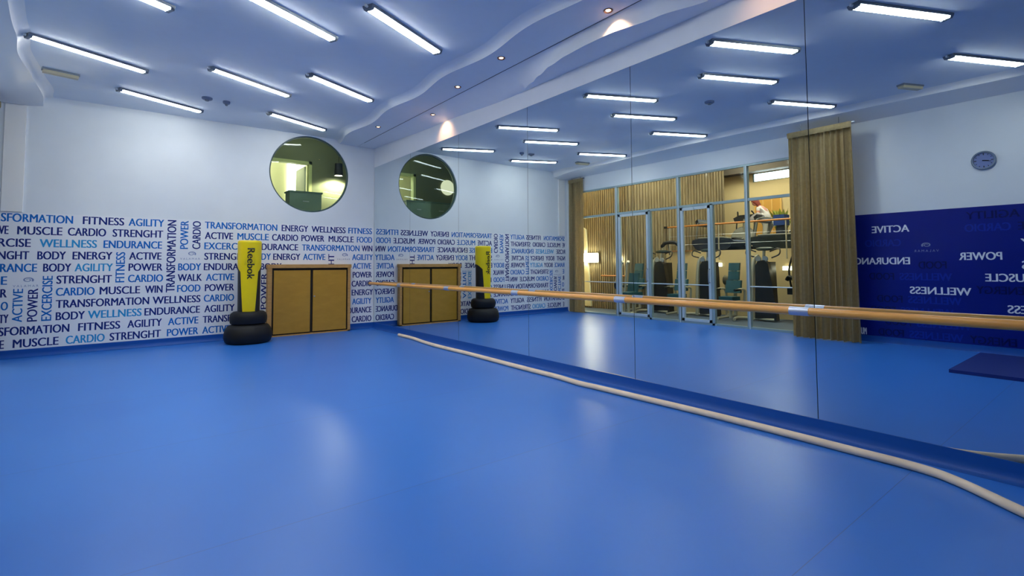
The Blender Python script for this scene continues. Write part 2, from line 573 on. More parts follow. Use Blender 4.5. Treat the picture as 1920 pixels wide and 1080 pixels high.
struct(obj('trim_7', B(A, A + 0.0125, YF, -0.12, 0.127, 3.485), WHITE))

# ------------------------------------------------------------------ white word mural on the back wall
UX = {'D': INK_DARK, 'B': INK_BLUE, 'L': INK_SKY}
_c, _s = math.cos, math.sin
def wall_x(px, row):
    """x on the back wall from the survey reading of that row (photograph calibration)"""
    py = 420 + (row - 1) * 19.5
    d = rgt * ((px - 960) / F_PX) + upv * ((CY_PX - py) / F_PX) + fwd
    return CAM.x + d.x * (D - CAM.y) / d.y

mural = thing('word_mural', 'white laminated wall mural covered in navy and blue fitness words, on the back wall', 'mural', (1.37, D - 0.004, 0.125))
ML = Vector(mural.location)
def mobj(name, bm, m):
    bmesh.ops.translate(bm, verts=bm.verts[:], vec=-ML)
    return obj(name, bm, m, mural)
mobj('panel', B(-1.52, A - 0.004, D - 0.006, D - 0.0005, 0.125, 2.165), PRINT)
RZ0, RP, LH = 2.022, 0.1868, 0.123
def rowz(r): return RZ0 - RP * (r - 1)
YW = D - 0.006
def hword(s, r, p0, p1, c, full=None):
    xa, xb = wall_x(p0, r), wall_x(p1, r)
    mobj('printed_word', text_bm(s, (xa, YW, rowz(r)), (1, 0, 0), (0, 0, 1), (0, -1, 0), xb - xa, LH), UX[c])
def vword(s, px0, px1, r0, r1, c):
    """vertical word reading upwards, from bottom of row r1 to top of row r0"""
    rm = (r0 + r1) / 2
    xa, xb = wall_x(px0, rm), wall_x(px1, rm)
    z0, z1 = rowz(r1), rowz(r0) + LH
    mobj('printed_word', text_bm(s, (xb, YW, z0), (0, 0, 1), (-1, 0, 0), (0, -1, 0), z1 - z0, xb - xa), UX[c])
def shell(bm, place):
    """a small spiral shell: a band that winds inwards"""
    n = 40
    o_, i_ = [], []
    for k in range(n + 1):
        t = math.radians(-35 + 560 * k / n)
        r = 1 - 0.72 * k / n
        wd = 0.30 * (1 - 0.75 * k / n) + 0.04
        o_.append(bm.verts.new(place(0.07 * r * math.cos(t), 0.045 * r * math.sin(t))))
        i_.append(bm.verts.new(place(0.07 * (r - wd) * math.cos(t), 0.045 * (r - wd) * math.sin(t))))
    for k in range(n):
        bm.faces.new((o_[k], o_[k + 1], i_[k + 1], i_[k]))

def logo(px0, px1, r, dz=0.0):
    xa, xb = wall_x(px0, r), wall_x(px1, r)
    z = rowz(r) + dz
    mobj('printed_logo_name', text_bm('V A L A M A R', (xa, YW, z), (1, 0, 0), (0, 0, 1), (0, -1, 0), xb - xa, 0.032, bold=0.0), INK_GREY)
    cx = (xa + xb) / 2 + 0.02
    bm = mb()
    shell(bm, lambda a, b: (cx + a, YW - 0.001, z + 0.105 + b))
    r_ = bmesh.ops.extrude_face_region(bm, geom=bm.faces[:])
    bmesh.ops.translate(bm, verts=[g for g in r_['geom'] if isinstance(g, bmesh.types.BMVert)], vec=(0, 0.001, 0))
    mobj('printed_logo_shell', bm, INK_GREY)

WORDS = [
 ('SFORMATION', 1, 1, 137, 'B'), ('FITNESS', 1, 155, 233, 'D'), ('AGILITY', 1, 241, 308, 'B'),
 ('TRANSFORMATION', 1, 384, 520, 'B'), ('ENERGY', 1, 528, 578, 'D'), ('WELLNESS', 1, 584, 648, 'D'), ('FITNESS', 1, 653, 697.5, 'B'),
 ('VE', 2, -3, 16, 'D'), ('MUSCLE', 2, 32, 117, 'D'), ('CARDIO', 2, 127, 199, 'D'), ('STRENGHT', 2, 211, 306, 'D'),
 ('ACTIVE', 2, 384, 437, 'D'), ('MUSCLE', 2, 445, 504, 'B'), ('CARDIO', 2, 510, 559, 'D'), ('POWER', 2, 565, 608, 'D'), ('MUSCLE', 2, 616, 663, 'D'), ('FOOD', 2, 669, 697.5, 'B'),
 ('RCISE', 3, -4, 58, 'D'), ('WELLNESS', 3, 74, 182, 'L'), ('ENDURANCE', 3, 194, 304, 'B'),
 ('EXCERCISE', 3, 383, 465, 'B'), ('ENDURANCE', 3, 470, 559, 'D'), ('TRANSFORMATION', 3, 566, 674, 'B'), ('WIN', 3, 678, 698, 'D'),
 ('NGHT', 4, -4, 55, 'D'), ('BODY', 4, 70, 124, 'D'), ('ENERGY', 4, 136, 211, 'D'), ('ACTIVE', 4, 242, 303, 'D'),
 ('STRENGHT', 4, 383, 465, 'D'), ('BODY', 4, 470, 508, 'B'), ('ENERGY', 4, 512, 563, 'D'), ('ACTIVE', 4, 568, 610, 'B'), ('AGILITY', 4, 660, 699, 'B'),
 ('RANCE', 5, 0, 70, 'B'), ('BODY', 5, 81, 134, 'D'), ('AGILITY', 5, 140, 212, 'L'), ('POWER', 5, 241, 305, 'D'),
 ('BODY', 5, 334, 377, 'B'), ('ENDURANCE', 5, 382, 478, 'D'), ('BODY', 5, 488, 528, 'D'), ('ACTIVE', 5, 661, 696, 'B'),
 ('E', 6, 2, 14, 'B'), ('STRENGHT', 6, 106, 210, 'D'), ('CARDIO', 6, 240, 306, 'B'),
 ('WALK', 6, 333, 379, 'D'), ('ACTIVE', 6, 386, 439, 'B'), ('POWER', 6, 661, 697, 'D'),
 ('R', 7, 1, 14, 'D'), ('CARDIO', 7, 105, 178, 'B'), ('MUSCLE', 7, 187, 263, 'D'), ('WIN', 7, 272, 305, 'D'),
 ('FOOD', 7, 332, 376, 'B'), ('POWER', 7, 384, 439, 'D'), ('CARDIO', 7, 659, 697, 'D'),
 ('O', 8, 2, 16, 'B'), ('TRANSFORMATION', 8, 105, 280, 'D'), ('WELLNESS', 8, 286, 376, 'D'), ('CARDIO', 8, 382, 439, 'B'), ('ENERGY', 8, 659, 699, 'D'),
 ('TY', 9, -1, 17, 'D'), ('BODY', 9, 105, 160, 'D'), ('WELLNESS', 9, 165, 266, 'L'), ('ENDURANCE', 9, 271, 375, 'D'), ('AGILITY', 9, 383, 440, 'D'), ('AGILITY', 9, 660, 696, 'B'),
 ('SFORMATION', 10, -2, 131, 'D'), ('FITNESS', 10, 147, 226, 'D'), ('AGILITY', 10, 239, 304, 'D'), ('ACTIVE', 10, 315, 372, 'B'), ('TRANSFORMATION', 10, 380, 505, 'D'), ('ENDURANCE', 10, 640, 696, 'D'),
 ('E', 11, 0, 9, 'D'), ('MUSCLE', 11, 25, 111, 'D'), ('CARDIO', 11, 124, 197, 'L'), ('STRENGHT', 11, 206, 302, 'D'), ('POWER', 11, 313, 372, 'B'), ('ACTIVE', 11, 379, 432, 'B'), ('CARDIO', 11, 438, 490, 'D'), ('CARDIO', 11, 659, 696, 'D'),
]
for w_ in WORDS:
    hword(*w_)
for v_ in [('TRANSFORMATION', 312.5, 329, 1, 7, 'D'), ('POWER', 338, 353, 1, 3, 'B'), ('CARDIO', 361, 376, 1, 3, 'D'), ('FITNESS', 217, 234, 4, 6, 'B'),
           ('EXCERCISE', 79, 98, 6, 9, 'B'), ('ACTIVE', 24, 43, 7, 9, 'B'), ('POWER', 52, 71, 7, 9, 'D'),
           ('STRENGHT', 615, 626, 4, 8, 'D'), ('POWER', 489, 500, 6, 9, 'D'), ('ACTIVE', 473, 484, 6, 9, 'B'), ('EXCERCISE', 456, 467, 6, 9, 'L')]:
    vword(*v_)
logo(338, 375, 4, 0.0)
logo(25, 73, 6, -0.04)
logo(632, 656, 4, 0.0)

# ------------------------------------------------------------------ navy word mural on the left wall
navy = thing('word_mural', 'deep navy wall mural with scattered white fitness words, on the left wall under the clock', 'mural', (XL, 0.3, 0.10))
NL = Vector(navy.location)
def nobj(name, bm, m):
    bmesh.ops.translate(bm, verts=bm.verts[:], vec=-NL)
    return obj(name, bm, m, navy)
nobj('panel', B(XL + 0.0005, XL + 0.006, YF + 0.05, 3.28, 0.101, 2.175), NAVY)
XN = XL + 0.006
def nword(s, y0, y1, z, m, h=0.115, th=0.0012):
    nobj('printed_word', text_bm(s, (XN, y0, z), (0, 1, 0), (0, 0, 1), (1, 0, 0), y1 - y0, h, thick=th), m)
pool = ['CARDIO', 'STRENGHT', 'FITNESS', 'ENERGY', 'TRANSFORMATION', 'AGILITY', 'POWER', 'BODY', 'WELLNESS', 'MUSCLE', 'ENDURANCE', 'WALK', 'ACTIVE', 'FOOD']
bright = [('ACTIVE', 2.41, 2.93, 1.848), ('ENDURANCE', 2.42, 3.27, 1.314), ('POWER', 1.335, 1.815, 1.375), ('WELLNESS', 1.69, 2.44, 0.836), ('MUSCLE', 1.0, 1.53, 1.055),
          ('MUSCLE', 3.06, 3.27, 0.112), ('WELLNESS', 0.6, 1.31, 0.60), ('AGILITY', 0.55, 1.14, 1.56), ('FITNESS', 0.55, 1.14, 1.24), ('FITNESS', 0.75, 1.31, 0.40),
          ('CARDIO', -0.9, -0.3, 1.7), ('BODY', -1.9, -1.4, 1.1)]
for s, y0, y1, z in bright:
    nword(s, y0, y1, z, LETTER, th=0.0024)
k = 0
for r in range(11):
    z = 1.99 - r * 0.1868
    y = 0.55 + (r % 3) * 0.1
    while y < 3.1:
        s = pool[(k * 5 + r * 3) % len(pool)]
        k += 1
        L = 0.078 * len(s) + 0.04
        if y + L > 3.26:
            break
        if not any(abs(z - bz) < 0.15 and y < by1 + 0.03 and y + L > by0 - 0.03 for _, by0, by1, bz in bright) and not (2.0 < y + L and y < 2.42 and 1.40 < z < 1.75):
            nword(s, y, y + L, z, NAVY_L if (k + r) % 2 else NAVY_D)
        y += L + 0.07
nobj('printed_logo_name', text_bm('V A L A M A R', (XN, 2.05, 1.51), (0, 1, 0), (0, 0, 1), (1, 0, 0), 0.31, 0.036, bold=0.0), INK_GREY)
bm = mb()
shell(bm, lambda a, b: (XN + 0.002, 2.2 + a, 1.62 + b))
r_ = bmesh.ops.extrude_face_region(bm, geom=bm.faces[:])
bmesh.ops.translate(bm, verts=[g for g in r_['geom'] if isinstance(g, bmesh.types.BMVert)], vec=(-0.0015, 0, 0))
nobj('printed_logo_shell', bm, INK_GREY)

# ------------------------------------------------------------------ round window and the room behind it
win = struct(thing('window_1', 'round window', 'window', (WX, D + 0.06, WZ)))
del win['label'], win['category']
bm = mb()
ringp = []
for k in range(97):
    t = 2 * PI * k / 96
    ringp.append((0.758 * math.cos(t), 0, 0.758 * math.sin(t)))
rings = []
for k in range(96):
    t = 2 * PI * k / 96
    rings.append([bm.verts.new((r * math.cos(t), dy, r * math.sin(t))) for r, dy in ((0.772, -0.03), (0.745, -0.03), (0.742, 0.03), (0.772, 0.03))])
for k in range(96):
    a, b = rings[k], rings[(k + 1) % 96]
    for q in range(4):
        bm.faces.new((a[q], a[(q + 1) % 4], b[(q + 1) % 4], b[q]))
obj('window_frame', bm, mat('dark_green_grey_seal', srgb(58, 82, 84), 0.4), win, smooth=True)
bm = mb()
va = [bm.verts.new((0.744 * math.cos(2 * PI * k / 96), 0, 0.744 * math.sin(2 * PI * k / 96))) for k in range(96)]
bm.faces.new(va)
obj('pane', bm, GREENPANE, win)

RY0, RY1 = D + 0.165, 12.45
bm = mb()
box(bm, 0.2, 2.25, RY1, RY1 + 0.1, 1.7, 4.6)
box(bm, 3.55, 5.6, RY1, RY1 + 0.1, 1.7, 4.6)
box(bm, 2.25, 3.55, RY1, RY1 + 0.1, 3.86, 4.6)
struct(obj('wall_office_back', bm, OLIVE))
struct(obj('wall_office_left', B(0.1, 0.2, RY0, 14.6, 1.7, 4.6), OLIVE))
struct(obj('wall_office_right', B(5.6, 5.7, RY0, 14.6, 1.7, 4.6), OLIVE))
struct(obj('floor_office', B(0.1, 5.7, RY0, 14.6, 1.6, 1.7), OLIVE))
struct(obj('ceiling_office', B(0.1, 5.7, RY0, 14.6, 4.6, 4.7), OLIVE))
struct(obj('wall_office_far', B(0.1, 5.7, 14.5, 14.6, 1.7, 4.6), YWALL))
d3 = struct(obj('door_3', B(0, 0.001, 0, 0.001, 0, 0.001), PALEGREEN, loc=(2.25, RY1, 1.7)))
bm = mb()
box(bm, 0.0, 0.07, -0.03, 0.13, 0, 2.16)
box(bm, 1.23, 1.30, -0.03, 0.13, 0, 2.16)
box(bm, 0.0, 1.30, -0.03, 0.13, 2.09, 2.16)
obj('door_frame', bm, PALEGREEN, d3)
bm = mb()
box(bm, 1.16, 1.20, 0.1, 0.85, 0, 2.06)
obj('door_leaf', bm, mat('white_door', srgb(235, 238, 220), 0.5), d3)
struct(obj('window_6', B(3.5, 3.95, 14.46, 14.5, 2.4, 4.4), mat('lit_doorway_glow', (1, 1, 1, 1), 0.4, emit=(1, 1, 0.93, 1), estr=4)))  # glowing pane added for the brightness of a lit doorway
o = obj('office_fill_lamp', B(2.6, 3.35, 13.2, 13.4, 4.54, 4.6), ROOMGLOW)  # added lamp hidden above the door header, brightens the room beyond
tag(o, 'added unseen lamp brightening the room beyond the doorway behind the round window', 'lamp')
t = thing('file_cabinet', 'dark teal cabinet behind the round window, at its lower edge by the doorway', 'cabinet', (2.98, 11.0, 1.7))
obj('body', B(-0.32, 0.32, -0.17, 0.17, 0, 1.17), TEALBOX, t, bevel=0.01)
obj('top', B(-0.34, 0.34, -0.19, 0.19, 1.17, 1.2), mat('teal_edge', srgb(96, 122, 112), 0.4), t)
obj('handle', B(-0.06, 0.06, -0.19, -0.17, 0.98, 1.0), STEEL, t)
t2 = dup(t, (1.75, 12.1, 1.7), 0, 'dark teal cabinet against the olive office wall left of the doorway')
t2.scale = (1.2, 1.2, 1.13)
t = thing('pendant_lamp', 'dark cylindrical pendant lamp with bright mouth, seen through the right of the round window', 'lamp', (4.12, 12.2, 3.55))
bm = mb(); lathe(bm, [(0.012, 0.32), (0.09, 0.30), (0.105, 0.0), (0.10, 0.0), (0.085, 0.29), (0.0, 0.3)], 32)
obj('lamp_shade', bm, BLACK, t, smooth=True)
bm = mb(); tube(bm, [(0, 0, 0.3), (0, 0, 1.04)], 0.006, 8)
obj('cord', bm, BLACK, t)
bm = mb(); lathe(bm, [(0, 0.02), (0.09, 0.02), (0.09, 0.05), (0, 0.06)], 32)
obj('bulb', bm, mat('pendant_bulb', (1, 0.95, 0.85, 1), 0.4, emit=(1, 0.93, 0.78, 1), estr=45), t)
li = bpy.data.lights.new('pendant_beam', 'SPOT')
li.energy = 60
li.color = (1.0, 0.92, 0.72)
li.spot_size = math.radians(150)
li.spot_blend = 0.3
li.shadow_soft_size = 0.04
lo = bpy.data.objects.new('pendant_beam', li)
COL.objects.link(lo)
lo.parent = t
lo.location = (0, 0, -0.02)
t = thing('wall_lamp', 'round cream disc lamp on the olive office wall, seen reflected in the round window', 'lamp', (1.24, RY1 - 0.02, 3.58))
bm = mb(); lathe(bm, [(0, 0.06), (0.15, 0.05), (0.22, 0.02), (0.22, 0.0), (0, 0.0)], 40)
bmesh.ops.rotate(bm, verts=bm.verts[:], matrix=Matrix.Rotation(PI / 2, 3, 'X'))
obj('lamp_shade', bm, mat('cream_disc', srgb(226, 218, 176), 0.5, emit=(1, 0.93, 0.72, 1), estr=0.5), t, smooth=True)
t = thing('ceiling_light', 'pale strip lamp on the office ceiling behind the round window', 'ceiling light', (3.1, 11.6, 4.6))
obj('housing', B(-0.5, 0.5, -0.06, 0.06, -0.04, 0), HOUSING_W, t)
obj('diffuser', B(-0.48, 0.48, -0.05, 0.05, -0.06, -0.04), mat('office_strip', (1, 1, 1, 1), 0.5, emit=(0.95, 1, 0.85, 1), estr=9), t)

# ------------------------------------------------------------------ glazed partition on the left (window_2) and its two doors
part = struct(thing('window_2', '', '', (XL - 0.06, GY0, 0)))
del part['label'], part['category']
PX = XL - 0.06
def pobj(name, bm, m):
    bmesh.ops.translate(bm, verts=bm.verts[:], vec=-Vector(part.location))
    return obj(name, bm, m, part)
ZT, ZH = 2.66, 3.36           # transom and head
fx0, fx1 = PX - 0.035, PX + 0.05
pobj('head_rail', B(fx0, fx1, GY0, GY1, ZH, GZ), ALU)
pobj('sill_rail', B(fx0, fx1, GY0, GY1, 0, 0.045), ALU)
pobj('transom', B(fx0, fx1, GY0, GY1, ZT - 0.025, ZT + 0.03), ALU)
MUL = [3.32, 5.11, 6.72, 8.56, 10.09]
for y in MUL:
    pobj('mullion', B(fx0 - 0.005, fx1 + 0.006, y - 0.03, y + 0.03, 0, ZH), ALU)
    pobj('mullion_cap', B(fx1 + 0.006, fx1 + 0.010, y - 0.03, y - 0.008, 0, ZH), ALU_W)
pobj('mullion', B(fx0, fx1, 7.50, 7.56, 0, ZT), ALU)
pobj('mullion', B(fx0, fx1, 5.86, 5.92, 0, ZT), ALU)
for a, b in zip(MUL, MUL[1:]):
    pobj('pane', B(PX - 0.004, PX + 0.004, a + 0.03, b - 0.03, ZT + 0.03, ZH), PANE)
for a, b in ((3.35, 5.08), (5.14, 5.86), (6.75, 7.50), (8.59, 10.06)):
    pobj('pane', B(PX - 0.004, PX + 0.004, a, b, 0.045, ZT - 0.025), PANE)
for a, b in ((3.35, 5.08), (6.75, 7.50), (8.59, 10.06)):
    bm = mb(); tube(bm, [(PX + 0.03, a, 0.87), (PX + 0.03, b, 0.87)], 0.012, 8)
    pobj('guard_rail', bm, ALU_W)

def gdoor(name, y0, y1):
    d = struct(thing(name, '', '', (PX, y0, 0.05)))
    del d['label'], d['category']
    L = y1 - y0; H = ZT - 0.025 - 0.055
    bm = mb()
    box(bm, -0.02, 0.045, 0.005, 0.065, 0, H)
    box(bm, -0.02, 0.045, L - 0.065, L - 0.005, 0, H)
    box(bm, -0.02, 0.045, 0.005, L - 0.005, H - 0.06, H)
    box(bm, -0.02, 0.045, 0.005, L - 0.005, 0, 0.06)
    obj('door_frame', bm, ALU_W, d)
    obj('pane', B(-0.004, 0.004, 0.06, L - 0.06, 0.055, H - 0.055), PANE, d)
    bm = mb(); tube(bm, smoothpath([(0.045, 0.035, 0.88), (0.09, 0.035, 0.9), (0.09, 0.035, 1.15), (0.045, 0.035, 1.17)], 4), 0.012, 8)
    obj('door_handle', bm, STEEL, d, smooth=True)
    bm = mb(); tube(bm, [(0.03, 0.06, 0.82), (0.03, L - 0.06, 0.82)], 0.012, 8)
    obj('guard_rail', bm, ALU_W, d)
    return d
gdoor('door_1', 5.925, 6.67)
gdoor('door_2', 7.565, 8.51)
d1 = bpy.data.objects['door_1']
obj('door_closer', B(0.045, 0.09, 0.38, 0.66, 2.51, 2.56), ALU_W, d1)

# ------------------------------------------------------------------ curtains
def curtain(label, x, y0, y1, z0, z1, folds, amp, ztrk):
    t = thing('curtain', label, 'curtain', (x, (y0 + y1) / 2, z0), 0, None)
    L = y1 - y0
    rows = []
    bm = mb()
    nu, nz = folds * 12, 16
    rnd = [random.uniform(0.6, 1.25) for _ in range(folds + 2)]
    ph = [random.uniform(-0.5, 0.5) for _ in range(folds + 2)]
    for j in range(nz + 1):
        v = j / nz
        z = (z1 - z0) * v
        row = []
        for i in range(nu + 1):
            u = i / nu
            fi = u * folds
            a = rnd[int(fi)] * (1 - fi % 1) + rnd[int(fi) + 1] * (fi % 1)
            aa = amp * a * (0.55 + 0.45 * (1 - v)) if v < 0.95 else amp * 0.5
            s = math.sin(2 * PI * (fi + 0.12 * math.sin(fi * 1.7 + v * 1.5)))
            s = math.copysign(abs(s) ** 0.75, s)
            xx = aa * s + 0.25 * aa * math.sin(2 * PI * fi * 2.3 + 1.0)
            spread = 1.0 + 0.05 * (1 - v)
            yy = (u - 0.5) * L * spread + 0.012 * math.cos(2 * PI * fi)
            row.append(bm.verts.new((xx, yy, z)))
        rows.append(row)
    for a, b in zip(rows, rows[1:]):
        for i in range(nu):
            bm.faces.new((a[i], a[i + 1], b[i + 1], b[i]))
    bmesh.ops.solidify(bm, geom=bm.faces[:], thickness=0.004)
    obj('cloth', bm, CURT, t, smooth=True)
    # gathered heading tape
    bm = mb()
    rows = []
    for z, o_ in ((z1 - z0 - 0.10, 0.0), (z1 - z0 - 0.085, 0.008), (z1 - z0 - 0.012, 0.008), (z1 - z0, 0.0)):
        rows.append([bm.verts.new((amp * 0.72 + o_ + 0.004 * math.sin(i * 1.9), (i / 80 - 0.5) * L, z)) for i in range(81)])
    for a, b in zip(rows, rows[1:]):
        for i in range(80):
            bm.faces.new((a[i], a[i + 1], b[i + 1], b[i]))
    bmesh.ops.solidify(bm, geom=bm.faces[:], thickness=0.006)
    obj('heading', bm, CURT, t, smooth=True)
    bm = B(-0.012, 0.012, -L / 2 - 0.03, L / 2 + 0.03, z1 - z0 - 0.02, z1 - z0 + 0.004)
    for y_ in (-L * 0.3, L * 0.3):
        tube(bm, [(0, y_, z1 - z0), (0, y_, ztrk - z0)], 0.006, 8)
    obj('track', bm, HOUSING, t)
    return t
curtain('wide olive brown curtain gathered beside the navy mural, near end of the glass partition', -1.12, 3.02, 4.05, 0.012, 3.74, 10, 0.085, 3.868)
curtain('narrow olive brown curtain gathered in the far corner beside the white mural', -1.497, 9.66, 10.22, 0.012, 3.76, 8, 0.03, 3.803)

# ------------------------------------------------------------------ ceiling lights
def make_light(label, loc, rz):
    t = thing('ceiling_light', label, 'ceiling light', loc, rz, 'twin tube ceiling lights')
    Lh = 0.615
    bm = mb()
    prism(bm, [(-0.068, -0.001), (-0.060, -0.028), (0.060, -0.028), (0.068, -0.001)], 'x', -Lh, Lh)
    obj('housing', bm, HOUSING, t)
    obj('spine', B(-Lh + 0.02, Lh - 0.02, -0.004, 0.004, -0.056, -0.028), HOUSING, t)
    for s in (-1, 1):
        bm = mb()
        prism(bm, [(s * 0.031 + 0.022 * math.cos(a), -0.028 + 0.015 * math.sin(a)) for a in [PI + PI * q / 8 for q in range(9)]], 'x', -Lh + 0.045, Lh - 0.045)
        obj('tube', bm, TUBE, t)
    for s in (-1, 1):
        bm = mb()
        prism(bm, [(-0.066, -0.001), (-0.062, -0.022), (-0.05, -0.048), (0.05, -0.048), (0.062, -0.022), (0.066, -0.001)], 'x', s * (Lh - 0.02) - 0.018, s * (Lh - 0.02) + 0.018)
        obj('end_cap', bm, HOUSING, t)
        bm = mb(); tube(bm, [(s * (Lh + 0.002), 0, -0.022), (s * (Lh + 0.03), 0, -0.022)], 0.014, 10)
        obj('lamp_end', bm, HOUSING_W, t, smooth=True)
    return t
LA = math.radians(25.5)
LIGHTS = [
 (-0.375, 7.96, 'twin tube ceiling light at the far left, touching the left ceiling edge'),
 (0.425, 9.53, 'twin tube ceiling light close to the back wall, above the left of the mural'),
 (1.395, 7.82, 'twin tube ceiling light mid ceiling, just above the two round detectors'),
 (2.45, 9.455, 'lit twin tube ceiling light directly in front of the round window'),
 (2.495, 7.275, 'lit single bright ceiling light beside the wavy soffit, second from the round window'),
 (1.31, 5.46, 'twin tube ceiling light cut by the top edge, left of the largest one'),
 (2.44, 5.04, 'large lit twin tube ceiling light nearest the viewer beside the wavy soffit'),
 (-0.23, 5.78, 'lit twin tube ceiling light at the top left edge of the photo'),
 (2.225, 1.50, 'largest lit ceiling light in the mirror, at its top right'),
 (2.615, 2.855, 'lit ceiling light in the mirror just below the soffit, left of the tall seam'),
 (1.74, 3.50, 'lit ceiling light in the mirror, second below the soffit left of the tall seam'),
 (-0.20, 3.435, 'lit ceiling light in the mirror right above the near curtain'),
 (-0.205, 1.22, 'lit ceiling light at the right edge of the mirror, above the clock'),
]
L0 = None
for x, y, lab in LIGHTS:
    if L0 is None:
        L0 = make_light(lab, (x, y, ZC), LA)
    else:
        dup(L0, (x, y, ZC), LA, lab, 'twin tube ceiling lights')

# emergency lights, smoke detectors
def make_emergency(label, loc, rz):
    t = thing('emergency_light', label, 'emergency light', loc, rz, 'unlit emergency lights on the ceiling')
    obj('base', B(-0.19, 0.19, -0.055, 0.055, -0.025, 0), HOUSING, t)
    bm = mb(); prism(bm, [(-0.05, -0.025), (-0.04, -0.06), (0.04, -0.06), (0.05, -0.025)], 'x', -0.18, 0.18)
    obj('lens', bm, LENSPL, t)
    return t
e0 = make_emergency('grey unlit emergency light on the ceiling at the far left corner', (-0.73, 8.95, ZC), math.radians(12))
dup(e0, (-0.6, 2.1, ZC), math.radians(25), 'grey unlit emergency light seen in the mirror above the navy mural', 'unlit emergency lights on the ceiling')
def make_detector(label, loc):
    t = thing('smoke_detector', label, 'smoke detector', loc, 0, 'round detectors on the ceiling')
    bm = mb(); lathe(bm, [(0, 0), (0.075, 0), (0.075, -0.02), (0.06, -0.032), (0, -0.035)], 32)
    obj('base', bm, DETECT, t, smooth=True)
    bm = mb(); lathe(bm, [(0.03, -0.03), (0.03, -0.048), (0.02, -0.055), (0, -0.056)], 24)
    obj('sensor', bm, HOUSING, t, smooth=True)
    return t
s0 = make_detector('flat round grey detector on the far ceiling, left of its smaller twin', (0.97, 8.99, ZC))
s1 = dup(s0, (1.24, 9.01, ZC), 0, 'smaller round detector on the far ceiling, right of the flat one', 'round detectors on the ceiling')
s1.scale = (0.7, 0.7, 1.3)
dup(s0, (1.11, 4.32, ZC), 0, 'round grey detector seen alone on the ceiling in the mirror', 'round detectors on the ceiling')

# warm downlights in the wavy soffit
SPOTS = [(3.65, 8.68, 'small lit downlight in the soffit nearest the back wall', 0.0, SOFZ), (4.04, 7.31, 'small lit downlight in the soffit, second from the back wall, right of the slot', 0.62, None),
         (3.73, 6.03, 'small lit downlight in the soffit, middle of the row left of the slot', 0.0, SOFZ), (3.63, 4.85, 'small lit downlight in the soffit, third from the viewer left of the slot', 0.0, SOFZ),
         (3.80, 3.27, 'bronze ringed lit downlight nearest the viewer in the soffit, beside the slot', 0.45, SOFZ), (3.72, 1.75, 'lit downlight in the soffit above the upper edge of view', 0.75, SOFZ)]
sp0 = None
for x, y, lab, tilt, z in SPOTS:
    if z is None:
        zb_ = interp(ZB, y)
        z = SOFZ + (zb_ - SOFZ) * (x - 3.909) / (A - 3.909)
    if sp0 is None:
        sp0 = thing('downlight', lab, 'downlight', (x, y, z), 0, 'warm downlights in the wavy soffit')
        bm = mb(); lathe(bm, [(0.028, 0.02), (0.03, -0.004), (0.045, -0.010), (0.05, -0.004), (0.05, 0.004), (0.03, 0.02)], 32)
        obj('ring', bm, BRONZE, sp0, smooth=True)
        bm = mb(); lathe(bm, [(0, -0.003), (0.02, -0.002), (0.03, 0.003), (0.03, 0.012), (0, 0.012)], 24)
        obj('lamp', bm, WARMLAMP, sp0, smooth=True)
        cur = sp0
        li = bpy.data.lights.new('downlight_beam', 'SPOT')
        li.energy = 9.5
        li.color = (1.0, 0.55, 0.28)
        li.spot_size = math.radians(96)
        li.spot_blend = 0.8
        li.shadow_soft_size = 0.02
        lo = bpy.data.objects.new('downlight_beam', li)
        COL.objects.link(lo)
        lo.parent = sp0
        lo.location = (0, 0, -0.015)
    else:
        cur = dup(sp0, (x, y, z), 0, lab, 'warm downlights in the wavy soffit')
    for ch in cur.children:
        if ch.type == 'LIGHT':
            ch.rotation_euler = (0, -tilt, 0)   # tilts the beam towards the mirror wall

# ------------------------------------------------------------------ ballet barre
BX, BZ, BR = A - 0.15, 0.966, 0.031
t = thing('ballet_barre', 'long round beech ballet barre fixed in front of the mirrors', 'barre', (BX, 4.2, BZ))
Yo = 4.2
cuts = [10.22, 8.72, 6.96, 5.18, 3.40, 1.64, -0.1, -1.8]
for a, b in zip(cuts, cuts[1:]):
    bm = mb(); tube(bm, [(0, b - Yo + 0.012, 0), (0, a - Yo - 0.012, 0)], BR, 24)
    obj('rail', bm, BARRE, t, smooth=True)
for a in cuts[1:]:
    bm = mb(); tube(bm, [(0, a - Yo - 0.02, 0), (0, a - Yo + 0.12, 0)], BR + 0.0025, 24)
    obj('sleeve', bm, TAPE, t, smooth=True)
    bm = mb()
    tube(bm, [(0.0, a - Yo - 0.03, -0.006), (0.1495, a - Yo - 0.03, -0.006)], 0.011, 10)
    obj('bracket', bm, STEEL, t, smooth=True)
bm = mb(); tube(bm, [(0, 10.205 - Yo, 0), (0, 10.24 - Yo, 0)], BR + 0.004, 20); tube(bm, [(0, 10.23 - Yo, 0), (0.1495, 10.23 - Yo, 0)], 0.014, 10)
obj('end_bracket', bm, BLACK, t, smooth=True)

# ------------------------------------------------------------------ long foam tube on the floor
pp = [(4.15, 8.80), (4.155, 8.3), (4.08, 7.6), (4.06, 7.0), (4.07, 6.3), (4.05, 5.4), (4.04, 4.75), (4.04, 4.35), (4.005, 3.95), (4.02, 3.65), (4.04, 3.1), (4.06, 2.55), (4.065, 2.1), (4.06, 1.65), (4.05, 1.3), (4.045, 1.05), (4.02, 0.88), (3.95, 0.74), (3.85, 0.6), (3.74, 0.45), (3.6, 0.2), (3.5, -0.1), (3.45, -0.5)]
t = thing('foam_tube', 'long bendy beige foam tube lying on the blue floor along the mirrors', 'tube', (4.05, 4.0, 0))
path = [p - Vector((4.05, 4.0, 0)) for p in smoothpath([(x, y, 0.028) for x, y in pp], 6)]
bm = mb(); tube(bm, path, 0.0275, 14)
obj('tube_body', bm, TUBE_FOAM, t, smooth=True)
bm = mb(); tube(bm, [path[0] + Vector((0, 0.025, 0.0)), path[0]], 0.028, 14)
